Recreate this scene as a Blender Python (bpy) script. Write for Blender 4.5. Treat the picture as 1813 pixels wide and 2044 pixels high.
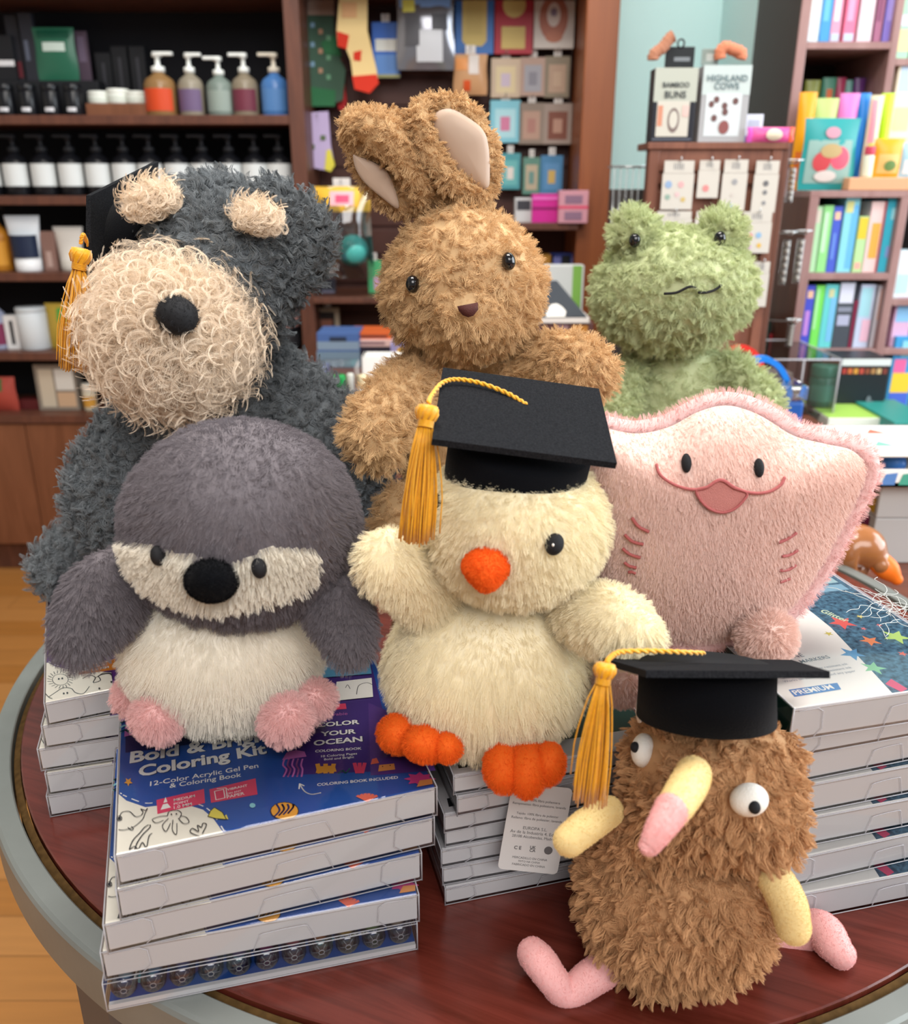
import bpy, bmesh, math, random
from mathutils import Vector, Matrix, Euler, noise
random.seed(7)
S = bpy.context.scene
for o in list(bpy.data.objects): bpy.data.objects.remove(o)
COL = S.collection
R = math.radians
# ------------------------------------------------------------------ camera (table top is z = 0, floor z = -0.75)
FPX, PITCH, CAMH = 1750.0, R(20.5), 0.45
cam = bpy.data.cameras.new('camera'); camo = bpy.data.objects.new('camera', cam); COL.objects.link(camo)
camo.location = (0, 0, CAMH); camo.rotation_euler = (R(90) - PITCH, 0, 0)
cam.sensor_fit = 'VERTICAL'; cam.sensor_height = 24; cam.lens = 24 * FPX / 2044
cam.dof.use_dof = True; cam.dof.focus_distance = 0.60; cam.dof.aperture_fstop = 5.2
cam.clip_start = 0.02
S.camera = camo
# ------------------------------------------------------------------ light
S.view_settings.view_transform = 'Standard'; S.view_settings.look = 'None'
S.view_settings.gamma = 1; S.view_settings.use_curve_mapping = False
S.view_settings.exposure = 0.55
S.cycles_curves.shape = 'RIBBONS'
S.cycles.use_denoising = True
S.cycles.max_bounces = 8; S.cycles.transparent_max_bounces = 24
S.cycles.caustics_reflective = False; S.cycles.caustics_refractive = False
W = bpy.data.worlds.new('shop_world'); S.world = W; W.use_nodes = True
W.node_tree.nodes['Background'].inputs[0].default_value = (.98, .98, 1.0, 1)
W.node_tree.nodes['Background'].inputs[1].default_value = 0.22
def area(name, loc, target, sx, sy, energy, col):
    l = bpy.data.lights.new(name, 'AREA'); l.shape = 'RECTANGLE'; l.size = sx; l.size_y = sy; l.energy = energy; l.color = col
    o = bpy.data.objects.new(name, l); COL.objects.link(o); o.location = loc
    o.rotation_euler = (Vector(target) - Vector(loc)).to_track_quat('-Z', 'Y').to_euler()
    return o
area('shop_window_light', (2.7, 0.9, 1.0), (0.2, 0.9, 0.1), 2.6, 2.0, 80, (.86, .94, 1.0))
area('front_window_light', (0.7, -1.9, 2.2), (0.1, 0.7, 0.1), 2.6, 1.6, 58, (1.0, .98, .965))
area('ceiling_light', (0.0, 0.75, 1.95), (0.0, 0.8, 0), 1.1, .7, 24, (1.0, .95, .88))
area('ceiling_light_far', (0.2, 2.0, 1.95), (0.1, 2.5, 0), 2.4, .5, 16, (1.0, .95, .88))

# ------------------------------------------------------------------ pixel helpers (photo pixel + world distance y -> point)
CP, SP = math.cos(PITCH), math.sin(PITCH)
def ray(u, v):
    x = (u - 906.5) / FPX; y = (v - 1022) / FPX
    return Vector((x, CP - y * SP, -SP - y * CP))
YS = 1.0   # distance factor of the toy being built
def P(u, v, y):
    y *= YS; d = ray(u, v); return d * (y / d.y) + Vector((0, 0, CAMH))
def PZ(u, v, z):
    d = ray(u, v); return d * ((z - CAMH) / d.z) + Vector((0, 0, CAMH))
def proj(p):
    z = p[2] - CAMH; d = p[1] * CP - z * SP; up = p[1] * SP + z * CP
    return 906.5 + FPX * p[0] / d, 1022 - FPX * up / d
def depth(p): return p[1] * CP - (p[2] - CAMH) * SP

# ------------------------------------------------------------------ materials
MATS = {}
def mat(name, col, rough=.6, spec=.3, metal=0, noise_amt=0, noise_scale=20, bump=0, bump_scale=200, emit=0, sheen=0, coat=0, col2=None, vec='Object', stretch=None, alpha=1, trans=0):
    if name in MATS: return MATS[name]
    m = bpy.data.materials.new(name); m.use_nodes = True; nt = m.node_tree; b = nt.nodes['Principled BSDF']
    b.inputs['Base Color'].default_value = (*col, 1); b.inputs['Roughness'].default_value = rough
    b.inputs['Specular IOR Level'].default_value = spec; b.inputs['Metallic'].default_value = metal
    b.inputs['Sheen Weight'].default_value = sheen; b.inputs['Coat Weight'].default_value = coat; b.inputs['Coat Roughness'].default_value = .08
    b.inputs['Alpha'].default_value = alpha; b.inputs['Transmission Weight'].default_value = trans
    if noise_amt or bump:
        tc = nt.nodes.new('ShaderNodeTexCoord'); src = tc.outputs[vec]
        if stretch:
            mp = nt.nodes.new('ShaderNodeMapping'); mp.inputs['Scale'].default_value = stretch
            nt.links.new(src, mp.inputs[0]); src = mp.outputs[0]
    if noise_amt:
        n = nt.nodes.new('ShaderNodeTexNoise'); n.inputs['Scale'].default_value = noise_scale; n.inputs['Detail'].default_value = 6
        nt.links.new(src, n.inputs['Vector'])
        mr = nt.nodes.new('ShaderNodeMapRange'); mr.inputs[1].default_value = .3; mr.inputs[2].default_value = .7
        nt.links.new(n.outputs['Fac'], mr.inputs[0])
        mx = nt.nodes.new('ShaderNodeMix'); mx.data_type = 'RGBA'
        c2 = col2 or tuple(max(0, c * (1 - noise_amt)) for c in col)
        mx.inputs[6].default_value = (*col, 1); mx.inputs[7].default_value = (*c2, 1)
        nt.links.new(mr.outputs[0], mx.inputs[0]); nt.links.new(mx.outputs[2], b.inputs['Base Color'])
    if bump:
        n2 = nt.nodes.new('ShaderNodeTexNoise'); n2.inputs['Scale'].default_value = bump_scale; n2.inputs['Detail'].default_value = 3
        nt.links.new(src, n2.inputs['Vector'])
        bp = nt.nodes.new('ShaderNodeBump'); bp.inputs['Strength'].default_value = bump; bp.inputs['Distance'].default_value = .001
        nt.links.new(n2.outputs['Fac'], bp.inputs['Height']); nt.links.new(bp.outputs[0], b.inputs['Normal'])
    MATS[name] = m
    return m
def col(hexs):  # sRGB hex -> linear
    h = hexs.lstrip('#'); out = []
    for i in (0, 2, 4):
        c = int(h[i:i + 2], 16) / 255
        out.append(c / 12.92 if c <= .04045 else ((c + .055) / 1.055) ** 2.4)
    return tuple(out)
def cm(hexs, rough=.55, **k):   # plain printed / plastic colour
    return mat('paint_%s_%d_%s' % (hexs.lstrip('#'), int(rough * 100), '_'.join(str(x) for x in k.values())), col(hexs), rough, **k)
def furmat(name, c, var=.12, rough=.75, spec=.15, sheen=0):
    if name in MATS: return MATS[name]
    m = bpy.data.materials.new(name); m.use_nodes = True; nt = m.node_tree; b = nt.nodes['Principled BSDF']
    b.inputs['Roughness'].default_value = rough; b.inputs['Specular IOR Level'].default_value = spec; b.inputs['Sheen Weight'].default_value = sheen
    hi = nt.nodes.new('ShaderNodeHairInfo'); hs = nt.nodes.new('ShaderNodeHueSaturation'); mr = nt.nodes.new('ShaderNodeMapRange')
    mr.inputs[3].default_value = 1 - var; mr.inputs[4].default_value = 1 + var
    nt.links.new(hi.outputs['Random'], mr.inputs[0]); nt.links.new(mr.outputs[0], hs.inputs['Value'])
    hs.inputs['Color'].default_value = (*c, 1); nt.links.new(hs.outputs[0], b.inputs['Base Color'])
    MATS[name] = m
    return m
def clear(name, tint=(1, 1, 1), gloss=.09, rough=.03):
    if name in MATS: return MATS[name]
    m = bpy.data.materials.new(name); m.use_nodes = True; nt = m.node_tree; nt.nodes.clear()
    out = nt.nodes.new('ShaderNodeOutputMaterial'); t = nt.nodes.new('ShaderNodeBsdfTransparent'); g = nt.nodes.new('ShaderNodeBsdfGlossy')
    t.inputs[0].default_value = (*tint, 1); g.inputs['Roughness'].default_value = rough
    fr = nt.nodes.new('ShaderNodeFresnel'); fr.inputs[0].default_value = 1.45
    mr = nt.nodes.new('ShaderNodeMath'); mr.operation = 'MULTIPLY_ADD'; mr.inputs[1].default_value = .8; mr.inputs[2].default_value = gloss - .04
    nt.links.new(fr.outputs[0], mr.inputs[0])
    mx = nt.nodes.new('ShaderNodeMixShader'); nt.links.new(mr.outputs[0], mx.inputs[0]); nt.links.new(t.outputs[0], mx.inputs[1]); nt.links.new(g.outputs[0], mx.inputs[2])
    nt.links.new(mx.outputs[0], out.inputs[0]); MATS[name] = m
    return m

# ------------------------------------------------------------------ mesh builder
FONT_CACHE = {}
def text_polys(s, size, bold=0, spacing=1.0):
    key = (s, size, bold, spacing)
    if key not in FONT_CACHE:
        cu = bpy.data.curves.new('lettering', 'FONT'); cu.body = s; cu.size = size; cu.offset = bold; cu.align_x = 'CENTER'; cu.align_y = 'CENTER'
        cu.space_character = spacing; cu.resolution_u = 3
        ob = bpy.data.objects.new('lettering', cu); COL.objects.link(ob)
        dg = bpy.context.evaluated_depsgraph_get(); dg.update()
        me = bpy.data.meshes.new_from_object(ob.evaluated_get(dg))
        FONT_CACHE[key] = ([v.co.copy() for v in me.vertices], [tuple(p.vertices) for p in me.polygons])
        bpy.data.objects.remove(ob); bpy.data.curves.remove(cu); bpy.data.meshes.remove(me)
    return FONT_CACHE[key]
class MB:
    def __init__(s): s.v = []; s.f = []; s.m = []; s.sm = []; s.mats = []; s.T = Matrix.Identity(4)
    def add(s, verts, faces, m, smooth=False):
        if m not in s.mats: s.mats.append(m)
        k = s.mats.index(m); n = len(s.v)
        s.v += [s.T @ Vector(v) for v in verts]
        for f in faces: s.f.append(tuple(i + n for i in f)); s.m.append(k); s.sm.append(smooth)
        return s
    def box(s, c, size, m, bevel=0, rot=None, seg=2):
        bm = bmesh.new(); bmesh.ops.create_cube(bm, size=1)
        for v in bm.verts: v.co = Vector((v.co.x * size[0], v.co.y * size[1], v.co.z * size[2]))
        if bevel: bmesh.ops.bevel(bm, geom=bm.edges[:], offset=min(bevel, min(size) * .45), segments=seg, affect='EDGES', profile=.5)
        M = Matrix.Translation(Vector(c))
        if rot: M = M @ Euler(rot).to_matrix().to_4x4()
        bm.verts.index_update()
        s.add([M @ v.co for v in bm.verts], [tuple(v.index for v in f.verts) for f in bm.faces], m, False); bm.free(); return s
    def quad(s, a, b, c, d, m): return s.add([a, b, c, d], [(0, 1, 2, 3)], m)
    def poly(s, pts, m, z=0): return s.add([(p[0], p[1], z) for p in pts], [tuple(range(len(pts)))], m)
    def prism(s, pts, h, m, M=None, smooth=False):   # polygon in xy extruded from z=0 to h, then M
        M = M or Matrix.Identity(4); n = len(pts)
        vs = [M @ Vector((p[0], p[1], 0)) for p in pts] + [M @ Vector((p[0], p[1], h)) for p in pts]
        fs = [tuple(range(n))[::-1], tuple(range(n, 2 * n))] + [(i, (i + 1) % n, n + (i + 1) % n, n + i) for i in range(n)]
        return s.add(vs, fs, m, smooth)
    def lathe(s, prof, m, c=(0, 0, 0), n=24, smooth=True, M=None):   # prof: (r, z)
        vs = []; fs = []; M = M or Matrix.Identity(4)
        for r, z in prof:
            for i in range(n):
                a = 2 * math.pi * i / n; vs.append(M @ (Vector((r * math.cos(a), r * math.sin(a), z)) + Vector(c)))
        for j in range(len(prof) - 1):
            for i in range(n): fs.append((j * n + i, j * n + (i + 1) % n, (j + 1) * n + (i + 1) % n, (j + 1) * n + i))
        if prof[0][0] > 1e-6: fs.append(tuple(range(n))[::-1])
        if prof[-1][0] > 1e-6: fs.append(tuple(range((len(prof) - 1) * n, len(prof) * n)))
        return s.add(vs, fs, m, smooth)
    def tube(s, pts, r, m, n=8, closed=False, taper=None):
        pts = [Vector(p) for p in pts]; L = len(pts); vs = []; fs = []; up = Vector((.13, .21, 1)).normalized(); prev = None
        for i, p in enumerate(pts):
            a = pts[(i - 1) % L] if (closed or i > 0) else p; b = pts[(i + 1) % L] if (closed or i < L - 1) else p
            t = (b - a).normalized()
            if prev is None: x = t.cross(up).normalized() if abs(t.dot(up)) < .95 else t.cross(Vector((1, 0, 0))).normalized()
            else: x = (prev - t * prev.dot(t)).normalized()
            prev = x; y = t.cross(x); rr = r * (taper[i] if taper else 1)
            for k in range(n):
                an = 2 * math.pi * k / n; vs.append(p + x * math.cos(an) * rr + y * math.sin(an) * rr)
        for i in range(L if closed else L - 1):
            j = (i + 1) % L
            for k in range(n): fs.append((i * n + k, i * n + (k + 1) % n, j * n + (k + 1) % n, j * n + k))
        if not closed: fs += [tuple(range(n))[::-1], tuple(range((L - 1) * n, L * n))]
        return s.add(vs, fs, m, True)
    def text(s, str_, size, m, M=None, bold=0, spacing=1.0, sx=1):
        vs, fs = text_polys(str_, size, bold, spacing); M = M or Matrix.Identity(4)
        return s.add([M @ Vector((v.x * sx, v.y, v.z)) for v in vs], fs, m)
    def build(s, name, parent=None, world=False):
        me = bpy.data.meshes.new(name); org = parent_origin(parent) if (parent and world) else Vector()
        me.from_pydata([v - org for v in s.v], [], s.f)
        for m in s.mats: me.materials.append(m)
        me.polygons.foreach_set('material_index', s.m); me.polygons.foreach_set('use_smooth', s.sm); me.update()
        o = bpy.data.objects.new(name, me); COL.objects.link(o)
        if parent: o.parent = parent
        return o
def parent_origin(o):
    p = Vector(o.location)
    while o.parent: o = o.parent; p += o.location
    return p
def tag(o, label=None, cat=None, group=None, kind=None):
    if label: o['label'] = label
    if cat: o['category'] = cat
    if group: o['group'] = group
    if kind: o['kind'] = kind
    return o
def thing(name, label, cat, loc=(0, 0, 0), rz=0, group=None):
    o = bpy.data.objects.new(name, None); COL.objects.link(o); o.location = loc; o.rotation_euler = (0, 0, rz); o.empty_display_size = .02
    return tag(o, label, cat, group)
def copy_tree(o, parent=None):
    c = o.copy(); COL.objects.link(c); c.parent = parent
    for ch in list(o.children): copy_tree(ch, c)
    return c
def struct(o): o['kind'] = 'structure'; return o
def crv(pts, n=8, closed=False):   # Catmull-Rom through points of any dimension
    L = len(pts); out = []
    rng = range(L if closed else L - 1)
    for i in rng:
        g = lambda k: pts[k % L] if closed else pts[max(0, min(L - 1, k))]
        p0, p1, p2, p3 = g(i - 1), g(i), g(i + 1), g(i + 2)
        for k in range(n):
            t = k / n
            out.append(tuple(.5 * (2 * b + (c - a) * t + (2 * a - 5 * b + 4 * c - d) * t * t + (3 * b - a - 3 * c + d) * t ** 3) for a, b, c, d in zip(p0, p1, p2, p3)))
    if not closed: out.append(tuple(pts[-1]))
    return out
# ================================================================== room
def wood(name, c1, c2, scale, stretch, rough=.4, spec=.4, vec='Object', distort=1.0, coat=0, rot=0):
    m = bpy.data.materials.new(name); m.use_nodes = True; nt = m.node_tree; b = nt.nodes['Principled BSDF']
    tc = nt.nodes.new('ShaderNodeTexCoord'); mp = nt.nodes.new('ShaderNodeMapping'); mp.inputs['Scale'].default_value = stretch
    mr_ = nt.nodes.new('ShaderNodeMapping'); mr_.inputs['Rotation'].default_value = (0, 0, R(rot)); nt.links.new(tc.outputs[vec], mr_.inputs[0]); nt.links.new(mr_.outputs[0], mp.inputs[0])
    n = nt.nodes.new('ShaderNodeTexNoise'); n.inputs['Scale'].default_value = scale; n.inputs['Detail'].default_value = 8; n.inputs['Roughness'].default_value = .65; n.inputs['Distortion'].default_value = distort
    nt.links.new(mp.outputs[0], n.inputs['Vector'])
    r = nt.nodes.new('ShaderNodeValToRGB'); r.color_ramp.elements[0].position = .3; r.color_ramp.elements[1].position = .7
    r.color_ramp.elements[0].color = (*c1, 1); r.color_ramp.elements[1].color = (*c2, 1)
    nt.links.new(n.outputs['Fac'], r.inputs[0]); nt.links.new(r.outputs[0], b.inputs['Base Color'])
    b.inputs['Roughness'].default_value = rough; b.inputs['Specular IOR Level'].default_value = spec; b.inputs['Coat Weight'].default_value = coat; b.inputs['Coat Roughness'].default_value = .15
    return m
M_CASE = wood('walnut_laminate', col('4f3026'), col('6b4232'), 6, (6, 6, .7), .42)
M_CAB = wood('cabinet_walnut', col('6a4029'), col('84543a'), 5, (5, 5, .5), .45)
M_PILLAR = wood('pillar_cherry', col('7d4527'), col('94552f'), 5, (5, 5, .4), .4)
M_SLAT = mat('slatwall_brown', col('4a2c25'), .5, .3, noise_amt=.2, noise_scale=12)
M_BLACK = mat('black_backing', col('15151a'), .7, .2)
M_TABLE = wood('mahogany_laminate', col('47190f'), col('703026'), 6, (.7, 9, 1), .22, .5, distort=1.2, rot=22)
M_RIM = mat('grey_powder_coat', col('868a86'), .42, .4, metal=.3, noise_amt=.18, noise_scale=14)
M_EDGE = mat('raw_brown_edge', col('5d4526'), .85, .1, noise_amt=.45, noise_scale=160)
M_LEG = mat('dark_grey_leg', col('55504e'), .5, .4)
M_TEAL = mat('mint_wall_paint', col('cdeeee'), .8, .1, noise_amt=.04, noise_scale=3)
M_WALL = mat('cream_wall_paint', col('d8d3c8'), .85, .1)

# floor: oak strip planks
m = bpy.data.materials.new('oak_planks'); m.use_nodes = True; nt = m.node_tree; b = nt.nodes['Principled BSDF']
tc = nt.nodes.new('ShaderNodeTexCoord'); br = nt.nodes.new('ShaderNodeTexBrick')
br.inputs['Color1'].default_value = (*col('c98c4d'), 1); br.inputs['Color2'].default_value = (*col('b97a38'), 1); br.inputs['Mortar'].default_value = (*col('94622f'), 1)
br.inputs['Scale'].default_value = 1; br.inputs['Brick Width'].default_value = .9; br.inputs['Row Height'].default_value = .085; br.inputs['Mortar Size'].default_value = .0012
nt.links.new(tc.outputs['Object'], br.inputs['Vector'])
mp = nt.nodes.new('ShaderNodeMapping'); mp.inputs['Scale'].default_value = (1.5, 22, 1); nt.links.new(tc.outputs['Object'], mp.inputs[0])
n = nt.nodes.new('ShaderNodeTexNoise'); n.inputs['Scale'].default_value = 3; n.inputs['Detail'].default_value = 7; nt.links.new(mp.outputs[0], n.inputs['Vector'])
mx = nt.nodes.new('ShaderNodeMix'); mx.data_type = 'RGBA'; mx.blend_type = 'MULTIPLY'; mx.inputs[0].default_value = .35
nt.links.new(br.outputs[0], mx.inputs[6]); nt.links.new(n.outputs['Fac'], mx.inputs[7]); nt.links.new(mx.outputs[2], b.inputs['Base Color'])
b.inputs['Roughness'].default_value = .38
M_FLOOR = m
FZ = -0.75
struct(MB().box((0, 0, FZ - .02), (6.4, 7.0, .04), M_FLOOR).build('floor'))
YB = 2.95
struct(MB().box((0, YB + .05, .55), (6.4, .1, 2.6), M_TEAL).build('wall_back'))
xr = P(1430, 150, YB).x
struct(MB().box((xr + .6, 2.76, .55), (1.2, .4, 2.6), M_TEAL).build('wall_return'))
struct(MB().box((-3.15, 0, .55), (.1, 7, 2.6), M_WALL).build('wall_left'))

# ================================================================== round table
TC, TR = (.055, .81), .461
tb = thing('round_table', 'round mahogany table with wide grey metal rim under the plush toys', 'table', (TC[0], TC[1], FZ))
def ring(prof, m, n=360):
    vs = []; fs = []; k = len(prof)
    for i in range(n):
        a = 2 * math.pi * i / n
        for r, z in prof: vs.append((r * math.cos(a), r * math.sin(a), z))
    for i in range(n):
        for j in range(k):
            fs.append((i * k + j, ((i + 1) % n) * k + j, ((i + 1) % n) * k + (j + 1) % k, i * k + (j + 1) % k))
    mb = MB(); mb.add(vs, fs, m, False); return mb
H0 = -FZ
MB().lathe([(0, H0 - .012), (TR, H0 - .012), (TR, H0 - .0008), (TR - .001, H0), (0, H0)], M_TABLE, n=160, smooth=False).build('table_top', tb)
ring([(TR + .001, H0 - .03), (TR + .006, H0 - .03), (TR + .006, H0 - .006), (TR + .001, H0 - .004)], M_EDGE).build('edge_band', tb)
ring([(TR + .0075, H0 - .042), (TR + .0075, H0 - .001), (TR + .0085, H0), (TR + .0215, H0), (TR + .024, H0 - .0012), (TR + .0255, H0 - .004), (TR + .0255, H0 - .04), (TR + .023, H0 - .042)], M_RIM).build('rim', tb)
for a in (R(231), R(321), R(51), R(141)):
    x, y = (TR - .012) * math.cos(a), (TR - .012) * math.sin(a)
    MB().box((x, y, (H0 - .04) / 2), (.055, .05, H0 - .042), M_LEG, .004, rot=(0, 0, a)).build('leg', tb)
MB().box((0, 0, H0 - .04), (.6, .6, .02), M_LEG, .003).build('under_frame', tb)
# ================================================================== boxed kits
M_CLEAR = clear('clear_plastic', (.985, .985, .99), .05)
M_CLEARE = mat('clear_plastic_edge', col('cfcdd2'), .25, .6, alpha=.5)
M_TRAY = mat('white_card_tray', col('efedee'), .5, .3)
M_TRAYE = mat('card_fold_line', col('c9c0bd'), .5, .3)
NAVY, CREAM, WHITE, PINK, INK = cm('#2b55a4', .3), cm('#f6efdf', .35), cm('#fbf8f2', .35), cm('#e8486c', .35), cm('#25232a', .5)
YEL, ORG, CORAL, PURP, MAG, AQUA, PEACH = cm('#e6d45c', .4), cm('#e8a23c', .4), cm('#ee6f58', .4), cm('#5a3a86', .4), cm('#d6498c', .4), cm('#8fd0dc', .4), cm('#f0a05a', .4)
GREYSH, DKNAVY, PLUM, GRNK, LILAC = cm('#2a2f44', .5), cm('#1d2a5e', .3), cm('#47307a', .35), cm('#2f7f6a', .4), cm('#c66fb8', .4)

def sleeve(root, w, d, h, tabs=True):
    e = .0006; b = MB()
    b.box((w / 2, d / 2, h / 2), (w, d, h), M_CLEAR, .0012)
    s_ = b.build('plastic_sleeve', root)
    s_['label'] = 'clear plastic sleeve'
    t = MB()    # welded edges and punched tab outlines on the front face
    for z in (.0006, h - .0006): t.tube([(0, 0, z), (w, 0, z)], .0004, M_CLEARE, 5)
    for x in (.0004, w - .0004): t.tube([(x, 0, 0), (x, 0, h)], .0005, M_CLEARE, 5); t.tube([(x, 0, h), (x, d, h)], .00045, M_CLEARE, 5)
    if tabs:
        c = w * .56; q = w * .085; r = .00035
        t.tube(crv([(c - q * 1.25, -.0003, .0012), (c - q, -.0003, h * .5), (c - q * .82, -.0003, h * .62), (c + q * .62, -.0003, h * .66), (c + q * .85, -.0003, h * .55), (c + q * 1.1, -.0003, .0012)], 3), r, M_CLEARE, 5)
        for a, s in ((.004, 1), (w - .004, -1)):
            x1 = a + s * w * .115
            t.tube([(a, -.0003, h * .9), (x1 - s * .004, -.0003, h * .92), (x1, -.0003, h * .8), (x1 + s * .001, -.0003, h * .28), (x1 - s * .004, -.0003, .0016)], r, M_CLEARE, 5)
    o = t.build('sleeve_edges', root); o['label'] = 'welded edges and punched tabs of the clear sleeve'
    return s_
def tray(root, w, d, h, g=.0012):
    b = MB().box((w / 2, d / 2, h / 2), (w - 2 * g, d - 2 * g, h - 2 * g), M_TRAY, .0008)
    b.box((w / 2, g - .0002, h - g - .0016), (w - 2 * g, .0003, .0005), M_TRAYE)
    return b.build('card_tray', root)
def disc(cx, cy, r, n=18, sx=1, sy=1, a0=0, a1=2 * math.pi):
    return [(cx + r * sx * math.cos(a0 + (a1 - a0) * i / n), cy + r * sy * math.sin(a0 + (a1 - a0) * i / n)) for i in range(n if a1 - a0 > 6.2 else n + 1)]
def star(cx, cy, r, rot=0, k=.45):
    return [(cx + (r if i % 2 == 0 else r * k) * math.cos(rot + i * math.pi / 5 + 1.57), cy + (r if i % 2 == 0 else r * k) * math.sin(rot + i * math.pi / 5 + 1.57)) for i in range(10)]
def rrect(cx, cy, w, h, r, ang=0):
    out = []
    for sx, sy, a in ((1, 1, 0), (-1, 1, 90), (-1, -1, 180), (1, -1, 270)):
        for k in range(4):
            t = R(a + k * 30); out.append((sx * (w / 2 - r) + r * math.cos(t), sy * (h / 2 - r) + r * math.sin(t)))
    ca, sa = math.cos(ang), math.sin(ang)
    return [(cx + x * ca - y * sa, cy + x * sa + y * ca) for x, y in out]

class Cover:   # print on a cover sheet: layers a tenth of a millimetre apart, coordinates taken from where the print lies on the box
    def __init__(s, mp): s.b = MB(); s.z = 0; s.mp = mp
    def nz(s): s.z += .000007; return s.z
    def poly(s, pts, m, px=True):
        pts = [s.mp(*p) for p in pts] if px else pts
        a = sum(pts[i][0] * pts[(i + 1) % len(pts)][1] - pts[(i + 1) % len(pts)][0] * pts[i][1] for i in range(len(pts)))
        s.b.poly(pts if a > 0 else pts[::-1], m, s.nz()); return s
    def line(s, pts, w, m, px=True, closed=False, n=5):
        pts = crv(pts, n, closed) if n else list(pts)
        pts = [Vector(s.mp(*p)) if px else Vector(p) for p in pts]; z = s.nz()
        for i in range(len(pts) if closed else len(pts) - 1):
            a, b = pts[i], pts[(i + 1) % len(pts)]; d = b - a
            if d.length < 1e-6: continue
            nrm = Vector((-d.y, d.x)).normalized() * w / 2; e = d.normalized() * w * .3
            s.b.add([(*(a - nrm - e), z), (*(b - nrm + e), z), (*(b + nrm + e), z), (*(a + nrm - e), z)], [(0, 1, 2, 3)], m)
        return s
    def text(s, str_, a, b, m, bold=0, hfac=1.0, shadow=None, off=0, spacing=1.0):
        # baseline from pixel a to pixel b (text spans exactly between), letter size follows the width
        A, B = Vector(s.mp(*a)), Vector(s.mp(*b)); vs, fs = text_polys(str_, 1, bold, spacing)
        x0 = min(v.x for v in vs); x1 = max(v.x for v in vs); y0 = 0
        k = (B - A).length / (x1 - x0); ang = math.atan2((B - A).y, (B - A).x)
        for mm, dx in (((shadow, .0005),) if shadow else ()) + ((m, 0),):
            M = Matrix.Translation((A.x + dx, A.y - dx, s.nz())) @ Matrix.Rotation(ang, 4, 'Z')
            s.b.add([M @ Vector(((v.x - x0) * k, (v.y + .36) * k * hfac, 0)) for v in vs], fs, mm)
        return s

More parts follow.
